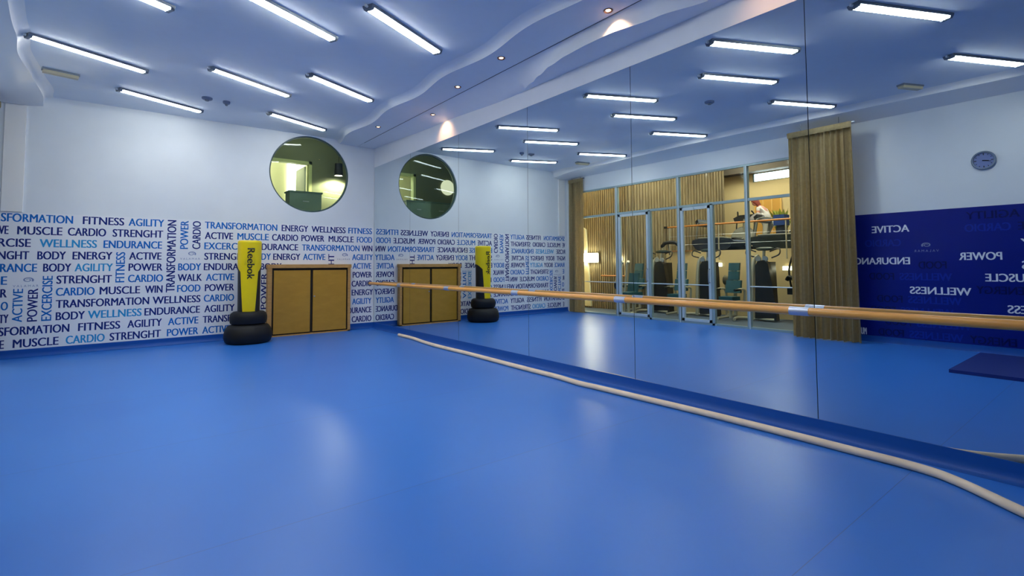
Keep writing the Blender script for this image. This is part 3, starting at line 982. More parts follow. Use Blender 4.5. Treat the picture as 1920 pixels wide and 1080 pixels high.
obj('end_cap', bm, mat('white_cap', srgb(225, 215, 210), 0.5), t, smooth=True)

# ------------------------------------------------------------------ punching bag
t = thing('punching_bag', 'yellow and black free-standing punching bag on a black two-tier base, before the white mural', 'punching bag', (1.77, 9.86, 0))
bm = mb(); lathe(bm, [(0, 0.0), (0.32, 0.0), (0.362, 0.03), (0.384, 0.10), (0.381, 0.17), (0.360, 0.25), (0.32, 0.305), (0.27, 0.32), (0.262, 0.33), (0.0, 0.33)], 56)
obj('base', bm, RUBBER, t, smooth=True)
bm = mb(); lathe(bm, [(0, 0.325), (0.25, 0.325), (0.285, 0.345), (0.298, 0.40), (0.298, 0.46), (0.28, 0.515), (0.24, 0.545), (0.19, 0.55), (0, 0.55)], 56)
obj('base_collar', bm, RUBBER, t, smooth=True)
def bag_r(z): return 0.175 + 0.012 * min(1, max(0, (z - 0.5) / 1.3))
bm = mb(); lathe(bm, [(0, 0.54), (bag_r(0.54), 0.54)] + [(bag_r(z), z) for z in [0.6 + 0.1 * k for k in range(12)]] + [(0.186, 1.765), (0.17, 1.785), (0, 1.79)], 56)
obj('bag', bm, BLACKV, t, smooth=True)
FACE = math.atan2(-9.86, -1.77)
def half(z):
    if z >= 1.36: return PI
    if z >= 1.24:
        k = (1.36 - z) / 0.12
        return math.radians(112) + (math.radians(48) - math.radians(112)) * (k ** 0.5)
    return math.radians(33) + math.radians(15) * (z - 0.55) / 0.69
bm = mb()
zs = [0.552 + 0.045 * k for k in range(15)] + [1.24, 1.25, 1.26, 1.275, 1.29, 1.305, 1.32, 1.335, 1.35, 1.3599, 1.3601, 1.5, 1.65, 1.75]
rows = []
for z in zs:
    h = half(z)
    rows.append([bm.verts.new(((bag_r(z) + 0.004) * math.cos(FACE + h * (2 * q / 48 - 1)), (bag_r(z) + 0.004) * math.sin(FACE + h * (2 * q / 48 - 1)), z)) for q in range(49)])
rows.append([bm.verts.new((0.189 * math.cos(FACE + PI * (2 * q / 48 - 1)), 0.189 * math.sin(FACE + PI * (2 * q / 48 - 1)), 1.775)) for q in range(49)])
rows.append([bm.verts.new((0.172 * math.cos(FACE + PI * (2 * q / 48 - 1)), 0.172 * math.sin(FACE + PI * (2 * q / 48 - 1)), 1.794)) for q in range(49)])
for a, b in zip(rows, rows[1:]):
    for q in range(48):
        bm.faces.new((a[q], a[q + 1], b[q + 1], b[q]))
bm.faces.new(rows[-1])
obj('cover', bm, YELLOW, t, smooth=True)['label'] = 'yellow tapered cover'
# the name printed down the cover, letters turned a quarter clockwise
vs, fs = text_verts('Reebok', 0.0)
bm = mb()
zt, LW, LHT = 1.655, 0.54, 0.115
for dz_ in (-0.004, 0.0, 0.004):
    top = []
    for x, y in vs:
        z = zt - x * LW + dz_
        off = (y - 0.45) * LHT + 0.018
        rr = bag_r(z) + 0.0125 + 0.02 * dz_
        a = FACE + off / rr
        top.append(bm.verts.new((rr * math.cos(a), rr * math.sin(a), z)))
    for f in fs:
        try: bm.faces.new([top[i] for i in f])
        except ValueError: pass
obj('printed_name', bm, BLACK, t)

# ------------------------------------------------------------------ low double-door cabinet
cx0, cx1, cy0, cz1 = 2.155, 3.735, 10.25, 1.372
t = thing('storage_cabinet', 'low wooden cabinet with two brown doors, against the white mural right of the punching bag', 'cabinet', ((cx0 + cx1) / 2, D, 0))
W2 = (cx1 - cx0) / 2
dp = D - cy0
bm = mb()
box(bm, -W2, -W2 + 0.075, -dp, -0.012, 0, cz1 - 0.07)
box(bm, W2 - 0.055, W2, -dp, -0.012, 0, cz1 - 0.07)
box(bm, -W2 - 0.012, W2 + 0.012, -dp - 0.012, -0.012, cz1 - 0.07, cz1)
box(bm, -W2, W2, -dp, -0.012, 0, 0.025)
obj('carcass', bm, OAK, t, bevel=0.004)
obj('inner_gap', B(-W2 + 0.02, W2 - 0.02, -dp + 0.03, -0.014, 0.02, cz1 - 0.06), DARKGAP, t)
iz0, iz1 = 0.05, cz1 - 0.115
ix0, ix1 = -W2 + 0.108, W2 - 0.088
mid = 0.012
dl = obj('door', B(ix0, mid - 0.027, -dp + 0.005, -dp + 0.03, iz0, iz1), DOORWOOD, t, bevel=0.002)
dr = obj('door', B(mid + 0.027, ix1, -dp + 0.005, -dp + 0.03, iz0, iz1), DOORWOOD, t, bevel=0.002)
bm = mb()
lathe(bm, [(0, 0), (0.014, 0.0), (0.016, 0.008), (0.012, 0.016), (0, 0.017)], 20)
bmesh.ops.rotate(bm, verts=bm.verts[:], matrix=Matrix.Rotation(PI / 2, 3, 'X'))
bmesh.ops.translate(bm, verts=bm.verts[:], vec=(mid + 0.05, -dp + 0.005, 0.74))
obj('lock', bm, STEEL, dr, smooth=True)
for d_, xh in ((dl, ix0 + 0.12), (dr, ix1 - 0.12)):
    obj('hinge', B(xh - 0.03, xh + 0.03, -dp + 0.0, -dp + 0.02, iz1 + 0.001, iz1 + 0.02), DARKGAP, d_)

# ------------------------------------------------------------------ wall clock, exercise mat
t = thing('wall_clock', 'round wall clock with grey rim on the left wall above the navy mural', 'clock', (XL, 1.48, 2.86))
RX = Matrix.Rotation(PI / 2, 3, 'Y')
bm = mb(); lathe(bm, [(0.112, 0.0), (0.14, 0.0), (0.142, 0.02), (0.13, 0.036), (0.116, 0.034), (0.112, 0.02)], 48); bmesh.ops.rotate(bm, verts=bm.verts[:], matrix=RX)
obj('rim', bm, mat('grey_blue_rim', srgb(120, 135, 155), 0.35, 0.3), t, smooth=True)
bm = mb(); lathe(bm, [(0, 0.016), (0.115, 0.016), (0.115, 0.004), (0, 0.004)], 48); bmesh.ops.rotate(bm, verts=bm.verts[:], matrix=RX)
face = obj('face', bm, CLOCKF, t)
bm = mb()
for k in range(12):
    a = 2 * PI * k / 12
    r0, r1 = (0.088, 0.106) if k % 3 else (0.08, 0.107)
    d_ = Vector((0, math.sin(a), math.cos(a)))
    s_ = Vector((0, math.cos(a), -math.sin(a))) * (0.004 if k % 3 else 0.006)
    bm.faces.new([bm.verts.new(d_ * r0 - s_ + Vector((0.018, 0, 0))), bm.verts.new(d_ * r0 + s_ + Vector((0.018, 0, 0))), bm.verts.new(d_ * r1 + s_ + Vector((0.018, 0, 0))), bm.verts.new(d_ * r1 - s_ + Vector((0.018, 0, 0)))])
obj('hour_marks', bm, BLACK, face)
for ang, L, wd in ((262, 0.058, 0.007), (256, 0.085, 0.005)):
    a = math.radians(ang)
    d_ = Vector((0, math.sin(a), math.cos(a))); s_ = Vector((0, math.cos(a), -math.sin(a))) * wd
    bm = mb()
    v_ = [(-0.015 * d_ - s_), (-0.015 * d_ + s_), (L * d_ + s_ * 0.5), (L * d_ - s_ * 0.5)]
    bm.faces.new([bm.verts.new(q + Vector((0.022, 0, 0))) for q in v_])
    r_ = bmesh.ops.extrude_face_region(bm, geom=bm.faces[:])
    bmesh.ops.translate(bm, verts=[g for g in r_['geom'] if isinstance(g, bmesh.types.BMVert)], vec=(0.003, 0, 0))
    obj('hand', bm, BLACK, face)
bm = B(-1.2, 0.62, -0.2, 1.57, 0.0, 0.04)
tag(obj('exercise_mat', bm, MATBLUE, bevel=0.008), 'dark blue exercise mat on the floor before the navy mural, seen in the mirror', 'mat')

# ------------------------------------------------------------------ the gym beyond the glass
GX0, GX1 = -9.2, XL - 0.12
struct(obj('floor_gym', B(GX0, GX1, -1.0, 13.0, -0.12, -0.002), GYMFLOOR))
struct(obj('ceiling_gym', B(GX0, GX1, -1.0, 13.0, 5.2, 5.3), GYMCEIL))
struct(obj('wall_gym_front', B(GX0, GX1, -1.1, -1.0, 0, 5.2), CREAM))
struct(obj('wall_gym_back', B(GX0, GX1, 13.0, 13.1, 0, 5.2), CREAM))
bm = mb()
box(bm, GX1 - 0.02, GX1, -1.0, GY0, 0, 5.2)
box(bm, GX1 - 0.02, GX1, GY1, 13.0, 0, 5.2)
box(bm, GX1 - 0.02, GX1, GY0, GY1, GZ, 5.2)
struct(obj('wall_gym_right', bm, CREAM))
# far wall with clerestory windows
bm = mb()
CW = [(4.4, 5.25), (5.4, 6.75), (6.9, 8.1)]
box(bm, -8.1, -8.0, -1, 13, 1.7, 4.06)
box(bm, -8.1, -8.0, -1, 13, 4.34, 5.2)
prev = -1
for a, b in CW + [(13, 13)]:
    box(bm, -8.1, -8.0, prev, a, 4.06, 4.34)
    prev = b
struct(obj('wall_gym_left', bm, CREAM))
for i, (a, b) in enumerate(CW):
    wobj = struct(thing('window_%d' % (3 + i), '', '', (-8.05, (a + b) / 2, 4.06)))
    del wobj['label'], wobj['category']
    bm = mb(); h_ = (b - a) / 2
    box(bm, -0.03, 0.06, -h_, -h_ + 0.05, 0, 0.28); box(bm, -0.03, 0.06, h_ - 0.05, h_, 0, 0.28)
    box(bm, -0.03, 0.06, -h_, h_, 0, 0.02); box(bm, -0.03, 0.06, -h_, h_, 0.26, 0.28)
    obj('window_frame', bm, ALU, wobj)
    obj('pane', B(-0.01, 0.0, -h_ + 0.05, h_ - 0.05, 0.02, 0.26), DAYPANE, wobj)

struct(obj('trim_6', B(-8.0, -7.6, -1.0, 9.5, 4.36, 4.6), mat('dark_taupe_beam', srgb(92, 82, 72), 0.8)))

# slatted timber wall in two runs
def slats(name, p0, p1, z0, z1, pitch):
    bm = mb()
    p0 = Vector(p0); p1 = Vector(p1)
    L = (p1 - p0).length
    t_ = (p1 - p0) / L
    nrm = Vector((t_.y, -t_.x))
    if nrm.x < 0: nrm = -nrm
    pts = []
    n = int(L / pitch)
    for i in range(n):
        a = p0 + t_ * (i * L / n)
        wv = L / n
        d = 0.03
        for s, h in ((0.0, 0), (0.30, 0), (0.34, d), (0.96, d)):
            pts.append(a + t_ * (wv * s) + nrm * h)
    pts.append(p1)
    lo = [bm.verts.new((p.x, p.y, z0)) for p in pts]
    hi = [bm.verts.new((p.x, p.y, z1)) for p in pts]
    for i in range(len(pts) - 1):
        bm.faces.new((lo[i], lo[i + 1], hi[i + 1], hi[i]))
    return struct(obj(name, bm, SLAT))
slats('wall_gym_slats', (-3.0, 12.6), (-3.0, 9.35), 0, 5.2, 0.085)
slats('wall_gym_slats_far', (-3.0, 9.35), (-5.52, 7.77), 0, 5.2, 0.085)
bm = mb()
prism(bm, [(10.75, 0.05), (12.4, 0.05), (12.4, 3.2), (11.75, 2.95), (10.95, 2.45)], 'x', -2.96, -2.90)
struct(obj('gym_lit_wedge', bm, WEDGE_LIT))  # patch of light on the slats, shaped as a pale cream wedge
# gallery: raised floor with a cream front
struct(obj('floor_gym_gallery', B(-8.0, -4.05, -1.0, 8.72, 1.58, 1.70), GYMFLOOR))
struct(obj('wall_gym_gallery', B(-4.05, -3.95, -1.0, 8.72, 0, 1.70), CREAM))
tag(obj('wall_bar', (lambda b: (tube(b, [(-2.90, 9.4, 1.0), (-2.90, 10.3, 1.0)], 0.022, 10), tube(b, [(-2.90, 9.5, 1.0), (-2.98, 9.5, 1.0)], 0.012, 8), tube(b, [(-2.90, 10.2, 1.0), (-2.98, 10.2, 1.0)], 0.012, 8), b)[-1])(mb()), ORANGE, smooth=True), 'short orange wooden bar on the slatted gym wall', 'handrail')
tag(obj('ledge', B(-4.04, -3.90, 7.9, 8.55, 1.70, 1.72), ORANGE), 'orange timber ledge on top of the cream gallery wall', 'ledge')

def lamp(label, x0, x1, y0, y1, z0, z1, m, group):
    t = thing('wall_lamp', label, 'wall lamp', ((x0 + x1) / 2, (y0 + y1) / 2, z0), 0, group)
    bx, by = (x1 - x0) / 2, (y1 - y0) / 2
    obj('backplate', B(-bx, -bx + 0.01, -by - 0.02, by + 0.02, -0.02, z1 - z0 + 0.02), CHAMP, t)
    bm = mb(); box(bm, -bx + 0.01, bx, -by, by, 0, z1 - z0)
    obj('diffuser', bm, m, t, bevel=0.012)
    return t
lamp('bright rectangular lamp on the pale lit wedge by the far curtain, seen through the glass', -2.90, -2.83, 10.42, 11.05, 1.42, 1.68, WALLLAMP, 'gym wall lamps')
lamp('smaller bright lamp on the slatted gym wall right of the rectangular one', -2.97, -2.90, 9.55, 9.72, 1.40, 1.56, WALLLAMP, 'gym wall lamps')
lamp('oval glowing lamp low on the cream gallery wall, behind the middle seat', -3.95, -3.91, 7.0, 7.24, 1.27, 1.36, NICHELAMP, 'niche lamps')
lamp('oval glowing lamp on the cream gallery wall beside the near curtain', -3.95, -3.91, 5.2, 5.45, 1.18, 1.27, NICHELAMP, 'niche lamps')
GL = [(-2.7, 6.2), (-2.7, 8.2), (-2.45, 10.6), (-5.6, 6.2), (-6.7, 7.9), (-3.0, 4.0)]  # lamps added above the view to light the gym and gallery
g0 = None
glab = ['added unseen gym lamp above the nearest weight machine', 'added unseen gym lamp above the middle of the machine row', 'added unseen gym lamp by the slatted corner', 'added unseen gym lamp over the person on the gallery', 'added unseen gym lamp over the far gallery windows', 'added unseen gym lamp behind the near curtain']
for (x, y), lb in zip(GL, glab):
    if g0 is None:
        g0 = thing('ceiling_light', lb, 'ceiling light', (x, y, 5.2), 0, 'added unseen gym lamps')
        obj('frame', B(-0.46, 0.46, -0.46, 0.46, -0.04, 0), HOUSING_W, g0)
        obj('diffuser', B(-0.42, 0.42, -0.42, 0.42, -0.05, -0.04), GYMFILL, g0)
    else:
        dup(g0, (x, y, 5.2), 0, lb, 'added unseen gym lamps')

# gallery railing
t = thing('railing', 'orange handrail on thin pale posts along the edge of the gym gallery', 'railing', (-3.88, 6.5, 1.70))
bm = mb(); tube(bm, [(0, -3.0, 0.70), (0, 2.12, 0.70)], 0.024, 12)
obj('handrail', bm, ORANGE, t, smooth=True)
obj('handrail_end', B(-0.05, 0.05, 2.10, 2.20, 0.67, 0.73), BLACK, t)
for y in (-2.9, -1.17, 0.54, 2.05):
    bm = mb(); tube(bm, [(0, y, -0.25), (0, y, 0.69)], 0.016, 10)
    obj('post', bm, CHAMP, t, smooth=True)
bm = mb()
for z in (0.18, 0.42):
    tube(bm, [(0, -3.0, z), (0, 2.05, z)], 0.004, 6)
obj('wire', bm, STEEL, t)

# weight machines
def make_machine(label, loc):
    t = thing('weight_machine', label, 'weight machine', loc, 0, 'weight machines along the gallery wall')
    # tower: pale curved side columns, smoked shroud, pulley head
    for y in (0.21,):
        bm = mb()
        lean = 0.05 if y > 0 else -0.08
        tube(bm, smoothpath([(0.10, y + lean * 0.4, 0.02), (0.10, y + lean * 0.2, 0.5), (0.08, y - lean * 0.1, 1.1), (0.04, y - lean * 0.6, 1.42), (-0.06, y * 0.6, 1.52)], 5), 0.048, 12)
        obj('column', bm, CHAMP, t, smooth=True)
    bm = mb()
    prism(bm, [(-0.34, 0.03), (0.16, 0.03), (0.14, 0.8), (0.12, 1.30), (0.06, 1.40), (-0.08, 1.42), (-0.17, 1.34), (-0.25, 0.9), (-0.30, 0.5)], 'x', -0.02, 0.12)
    obj('shroud', bm, SHROUD, t, bevel=0.012)
    bm = mb()
    prism(bm, [(-0.2, 0.03), (0.14, 0.03), (0.12, 1.38), (-0.16, 1.38)], 'x', -0.30, -0.04)
    obj('weight_stack', bm, BLACK, t)
    for y in (0.07, -0.09):
        bm = mb(); lathe(bm, [(0, -0.02), (0.06, -0.02), (0.065, -0.012), (0.05, 0), (0.065, 0.012), (0.06, 0.02), (0, 0.02)], 24)
        bmesh.ops.rotate(bm, verts=bm.verts[:], matrix=RX)
        bmesh.ops.translate(bm, verts=bm.verts[:], vec=(0.06, y, 1.45))
        obj('pulley', bm, STEEL, t, smooth=True)
    bm = mb(); tube(bm, [(0.0, -0.02, 1.40), (0.02, -0.05, 1.66)], 0.035, 12)
    obj('neck', bm, CHAMP, t, smooth=True)
    bm = mb(); lathe(bm, [(0, 1.64), (0.16, 1.645), (0.205, 1.67), (0.20, 1.70), (0.12, 1.725), (0, 1.73)], 32); 
    for v in bm.verts: v.co.x *= 0.6; v.co.y = v.co.y - 0.06
    obj('head', bm, mat('dark_green_cap', srgb(44, 56, 54), 0.4), t, smooth=True)
    bm = mb(); tube(bm, smoothpath([(0.06, 0.12, 1.62), (0.10, 0.30, 1.68), (0.16, 0.30, 1.56), (0.16, 0.12, 1.50)], 5), 0.016, 8)
    tube(bm, smoothpath([(0.06, -0.20, 1.62), (0.10, -0.42, 1.68), (0.16, -0.45, 1.55), (0.16, -0.28, 1.47)], 5), 0.016, 8)
    obj('handle', bm, BLACK, t, smooth=True)
    # seat side
    sy = 0.60
    bm = mb()
    prism(bm, [(0.22, 0.64), (0.31, 0.64), (0.255, 0.94), (0.18, 0.94)], 'y', sy - 0.19, sy + 0.17)
    prism(bm, [(0.18, 0.95), (0.25, 0.95), (0.22, 1.16), (0.15, 1.16)], 'y', sy - 0.13, sy + 0.13)
    prism(bm, [(0.15, 1.17), (0.22, 1.17), (0.19, 1.36), (0.12, 1.36)], 'y', sy - 0.13, sy + 0.13)
    obj('backrest', bm, TEAL, t, bevel=0.018)
    obj('seat', B(0.26, 0.62, sy - 0.17, sy + 0.17, 0.47, 0.56), TEAL, t, bevel=0.025)
    bm = mb(); tube(bm, [(0.17, sy, 0.1), (0.14, sy, 1.2)], 0.04, 12); tube(bm, [(0.40, sy, 0.05), (0.40, sy, 0.48)], 0.035, 12)
    obj('seat_post', bm, CHAMP, t, smooth=True)
    for s in (-1, 1):
        bm = mb(); tube(bm, smoothpath([(0.15, sy + s * 0.2, 0.35), (0.17, sy + s * 0.24, 0.66), (0.28, sy + s * 0.25, 0.74), (0.62, sy + s * 0.25, 0.72)], 5), 0.028, 10)
        a_ = obj('arm', bm, CHAMP, t, smooth=True)
        bm = mb(); tube(bm, [(0.42, sy + s * 0.25, 0.732), (0.66, sy + s * 0.25, 0.72)], 0.03, 10)
        obj('grip', bm, BLACK, a_, smooth=True)
    bm = mb(); tube(bm, smoothpath([(0.62, sy - 0.2, 0.04), (0.3, sy - 0.1, 0.05), (0.1, 0.3, 0.05), (0.1, -0.28, 0.05)], 5), 0.035, 10)
    tube(bm, [(0.17, sy, 0.10), (0.62, sy + 0.2, 0.04)], 0.03, 10); tube(bm, [(0.10, 0.2, 0.05), (-0.28, 0.0, 0.05)], 0.03, 10)
    obj('base_frame', bm, CHAMP, t, smooth=True)
    return t
m1 = make_machine('weight machine nearest the near curtain, in full view through the glass', (-3.28, 5.62, 0))
m2 = dup(m1, (-3.28, 7.05, 0), 0, 'middle weight machine of the three, behind the glass door', 'weight machines along the gallery wall')
m3 = dup(m1, (-3.22, 8.40, 0), 0, 'weight machine furthest from the near curtain, by the slatted wall', 'weight machines along the gallery wall')
# upper yoke of the far machine
bm = mb(); tube(bm, [(-0.18, 0.08, 0.02), (-0.16, 0.02, 1.86)], 0.03, 10); tube(bm, [(-0.18, -0.62, 0.02), (-0.16, -0.50, 1.92)], 0.03, 10)
obj('upright', bm, CHAMP, m3, smooth=True)
bm = mb(); tube(bm, smoothpath([(-0.16, 0.06, 1.82), (-0.14, -0.06, 1.92), (-0.14, -0.25, 1.94), (-0.14, -0.4, 1.92), (-0.16, -0.54, 1.80)], 5), 0.05, 12)
obj('crossbar', bm, BLACK, m3, smooth=True)
bm = mb(); tube(bm, [(-0.14, -0.15, 1.9), (0.01, -0.3, 1.6)], 0.014, 8)
obj('pull_handle', bm, BLACK, m3, smooth=True)
# bench at the foot of the slatted wall
t = thing('leg_press', 'teal seated exercise machine with two pale upright levers by the slatted wall', 'exercise machine', (-2.22, 8.66, 0))
obj('seat', B(-0.05, 0.35, -0.16, 0.16, 0.52, 0.60), TEAL, t, bevel=0.025)
bm = mb(); prism(bm, [(-0.12, 0.58), (-0.04, 0.58), (-0.14, 1.1), (-0.22, 1.1)], 'y', -0.15, 0.15)
obj('backrest', bm, TEAL, t, bevel=0.02)
for y in (0.05, 0.25):
    bm = mb(); tube(bm, [(0.1, y + 0.06, 0.62), (0.05, y, 1.36)], 0.028, 10)
    l_ = obj('lever', bm, CHAMP, t, smooth=True)
    bm = mb(); tube(bm, [(0.05, y, 1.36), (0.10, y - 0.08, 1.42)], 0.035, 10)
    obj('grip', bm, CHAMP, l_, smooth=True)
bm = mb(); tube(bm, [(0.1, 0, 0.0), (0.1, 0, 0.53)], 0.04, 10); tube(bm, [(-0.15, 0, 0.03), (0.35, 0, 0.03)], 0.035, 10); tube(bm, [(0.1, -0.2, 0.03), (0.1, 0.4, 0.03)], 0.035, 10); tube(bm, [(-0.1, 0, 0.03), (-0.12, 0, 0.7)], 0.035, 10); tube(bm, [(0.1, 0.3, 0.03), (0.1, 0.25, 0.7)], 0.03, 10); tube(bm, [(0.1, 0.12, 0.03), (0.1, 0.12, 0.7)], 0.03, 10)
obj('frame', bm, CHAMP, t, smooth=True)
bm = mb(); lathe(bm, [(0, -0.03), (0.12, -0.03), (0.13, 0), (0.12, 0.03), (0, 0.03)], 28)
bmesh.ops.rotate(bm, verts=bm.verts[:], matrix=Matrix.Rotation(PI / 2, 3, 'X')); bmesh.ops.translate(bm, verts=bm.verts[:], vec=(0.1, 0.36, 0.78))
obj('weight_plate', bm, BLACK, t, smooth=True)

# exercise bikes low in front of the cream wall at the right
t = thing('arm_cycle', 'black curved-arm exercise machine against the cream wall beside the near curtain', 'exercise machine', (-3.72, 4.86, 0))
bm = mb(); tube(bm, smoothpath([(0.0, 0.32, 0.75), (0.0, 0.36, 1.2), (0.0, 0.22, 1.62), (0.0, 0.0, 1.66)], 6), 0.022, 10); tube(bm, smoothpath([(0.0, 0.42, 0.95), (0.02, 0.34, 1.02), (0.02, 0.15, 0.85), (0.02, 0.1, 0.62)], 6), 0.045, 10)
obj('arm', bm, BLACK, t, smooth=True)
bm = mb(); box(bm, -0.12, 0.08, -0.12, 0.12, 1.42, 1.46); tube(bm, [(0, -0.02, 0.0), (0, -0.02, 1.70)], 0.035, 10); box(bm, -0.2, 0.15, -0.25, 0.25, 0, 0.05)
obj('column', bm, CHAMP, t)
obj('seat', B(-0.12, 0.14, 0.0, 0.36, 0.62, 0.78), BLACK, t, bevel=0.03)
t = thing('roller_bench', 'bench with a rolled olive pad between two weight machines', 'bench', (-3.72, 6.66, 0))
bm = mb(); tube(bm, [(0, -0.15, 0.92), (0, 0.15, 0.92)], 0.12, 20)
obj('pad', bm, mat('olive_pad', srgb(96, 88, 66), 0.6), t, smooth=True)
bm = mb(); tube(bm, [(0, -0.12, 0), (0, -0.12, 0.9)], 0.03, 10); tube(bm, [(0, 0.12, 0), (0, 0.12, 0.9)], 0.03, 10); tube(bm, [(0, -0.14, 0.03), (0, 0.14, 0.03)], 0.03, 10)
obj('frame', bm, CHAMP, t, smooth=True)
bm = mb(); tube(bm, smoothpath([(0, 0.1, 0.95), (0.05, -0.05, 1.1), (0.02, -0.1, 1.36)], 5), 0.03, 10)
obj('lever', bm, CHAMP, t, smooth=True)

# treadmills facing the room on the gallery
def make_treadmill(label, loc, rz, hull):
    """front towards local +x, the tapered hull hung low along both sides"""
    t = thing('treadmill', label, 'treadmill', loc, rz, 'cardio machines on the gallery')
    bm = mb()
    prism(bm, [(-0.98, 0.24), (-0.86, 0.10), (-0.70, 0.02), (0.30, 0.0), (0.44, 0.08), (0.56, 0.22), (0.52, 0.31), (0.30, 0.34), (-0.62, 0.335), (-0.94, 0.28)], 'y', -0.40, 0.40)
    obj('hull', bm, hull, t, bevel=0.02)
    obj('belt', B(-0.9, 0.25, -0.26, 0.26, 0.336, 0.345), BLACK, t)
    for y in (-0.36, 0.36):
        bm = mb(); tube(bm, [(-0.88, y, 0.315), (-0.6, y, 0.355), (0.32, y, 0.36)], 0.022, 8)
        obj('side_rail', bm, GREYPL, t, smooth=True)
        bm = mb(); tube(bm, [(0.42, y, 0.3), (0.34, y * 0.95, 0.78)], 0.03, 10)
        tube(bm, smoothpath([(0.34, y * 0.95, 0.78), (0.15, y, 0.80), (-0.05, y, 0.76)], 4), 0.018, 8)
        obj('upright', bm, GREYPL, t, smooth=True)
    bm = mb(); prism(bm, [(0.26, 0.72), (0.40, 0.70), (0.44, 0.84), (0.36, 0.90)], 'y', -0.34, 0.34)
    obj('console', bm, BLACK, t, bevel=0.02)
    return t
t1 = make_treadmill('black treadmill on the gallery behind the railing, below the leaning person', (-4.50, 5.80, 1.70), PI / 2, HULL)
t2_ = dup(t1, (-4.50, 7.56, 1.70), PI / 2, 'navy-black treadmill on the gallery beside the slatted wall', 'cardio machines on the gallery')
t2_.scale = (0.8, 0.9, 1)
for c in t2_.children:
    if c.name.startswith('hull'):
        c.data = c.data.copy(); c.data.materials[0] = HULLB
t = thing('elliptical_trainer', 'grey and black elliptical trainer on the gallery between two treadmills', 'elliptical trainer', (-5.42, 7.12, 1.70), 0, 'cardio machines on the gallery')
bm = mb(); lathe(bm, [(0, -0.09), (0.30, -0.09), (0.34, -0.05), (0.34, 0.05), (0.30, 0.09), (0, 0.09)], 36)
bmesh.ops.rotate(bm, verts=bm.verts[:], matrix=Matrix.Rotation(math.radians(70), 3, 'Y')); bmesh.ops.translate(bm, verts=bm.verts[:], vec=(0, 0.05, 0.38))
obj('wheel_housing', bm, GREYPL, t, smooth=True)
bm = mb(); prism(bm, [(-0.34, 0.0), (0.40, -0.0), (0.42, 0.10), (0.05, 0.16), (-0.36, 0.12)], 'x', -0.3, 0.2)
obj('base', bm, BLACK, t, bevel=0.02)
bm = mb(); tube(bm, [(0, 0.0, 0.5), (-0.08, 0.02, 1.0)], 0.05, 12)
obj('mast', bm, GREYPL, t, smooth=True)
bm = mb(); prism(bm, [(-0.32, 0.86), (0.30, 0.86), (0.34, 0.96), (0.15, 1.04), (-0.25, 1.04)], 'x', -0.16, -0.02)
obj('console', bm, BLACK, t, bevel=0.02)
for s in (-1, 1):
    bm = mb(); tube(bm, smoothpath([(0.0, s * 0.22, 0.30), (-0.05, s * 0.26, 0.7), (-0.1, s * 0.24, 1.02), (-0.02, s * 0.2, 1.14)], 5), 0.02, 10)
    obj('arm', bm, BLACK, t, smooth=True)

# blue-covered exercise bike, plant, honey-coloured panel at the back of the gallery
t = thing('exercise_bike', 'upright exercise bike with a blue cover on the gallery right of the person', 'exercise bike', (-6.15, 6.42, 1.70))
obj('cover', B(-0.16, 0.16, -0.15, 0.15, 0.72, 1.02), CLOTHB, t, bevel=0.06)
bm = mb(); prism(bm, [(-0.14, 0.04), (0.14, 0.04), (0.10, 0.74), (-0.12, 0.74)], 'x', -0.1, 0.1)
obj('body', bm, HULLB, t, bevel=0.03)
bm = mb(); tube(bm, [(-0.3, 0, 0.03), (0.3, 0, 0.03)], 0.03, 10); tube(bm, [(0, 0.05, 0.04), (0.0, -0.35, 0.75)], 0.025, 10)
obj('frame', bm, GREYPL, t, smooth=True)
bm = mb(); tube(bm, smoothpath([(0, -0.35, 0.74), (0.05, -0.45, 0.9), (0.1, -0.4, 1.05)], 4), 0.03, 10)
obj('handlebar', bm, BLACK, t, smooth=True)
t = thing('potted_plant', 'yellow-green leafy plant at the back of the gallery beside the near curtain', 'plant', (-7.25, 6.9, 1.70))
bm = mb(); lathe(bm, [(0, 0), (0.16, 0), (0.22, 0.4), (0.20, 0.4), (0.19, 0.36), (0, 0.36)], 28)
obj('pot', bm, GREYPL, t, smooth=True)
bm = mb()
for k in range(46):
    a = random.uniform(0, 2 * PI); r1 = random.uniform(0.12, 0.42); h = random.uniform(0.75, 1.35)
    tipv = Vector((r1 * math.cos(a), r1 * math.sin(a), h))
    basev = Vector((0.05 * math.cos(a), 0.05 * math.sin(a), 0.36 + 0.3 * random.random()))
    s_ = Vector((-math.sin(a), math.cos(a), 0.2)) * 0.055
    midv = basev.lerp(tipv, 0.6) + Vector((0, 0, 0.12))
    q = [bm.verts.new(p) for p in (basev, midv - s_, tipv, midv + s_)]
    bm.faces.new((q[0], q[1], q[2])); bm.faces.new((q[0], q[2], q[3]))
obj('foliage', bm, LEAF, t)
t = thing('wood_panel', 'honey-coloured wooden door panel on the back wall of the gallery behind the person', 'panel', (-7.99, 7.62, 1.70))
obj('board', B(0, 0.04, -0.42, 0.42, 0.6, 1.75), WOODGLOW, t)
bm = mb()
for y in (-0.42, -0.14, 0.14, 0.42):
    box(bm, 0.04, 0.055, y - 0.02, y + 0.02, 0.6, 1.75)
obj('battens', bm, mat('honey_batten', srgb(240, 190, 110), 0.5), t)

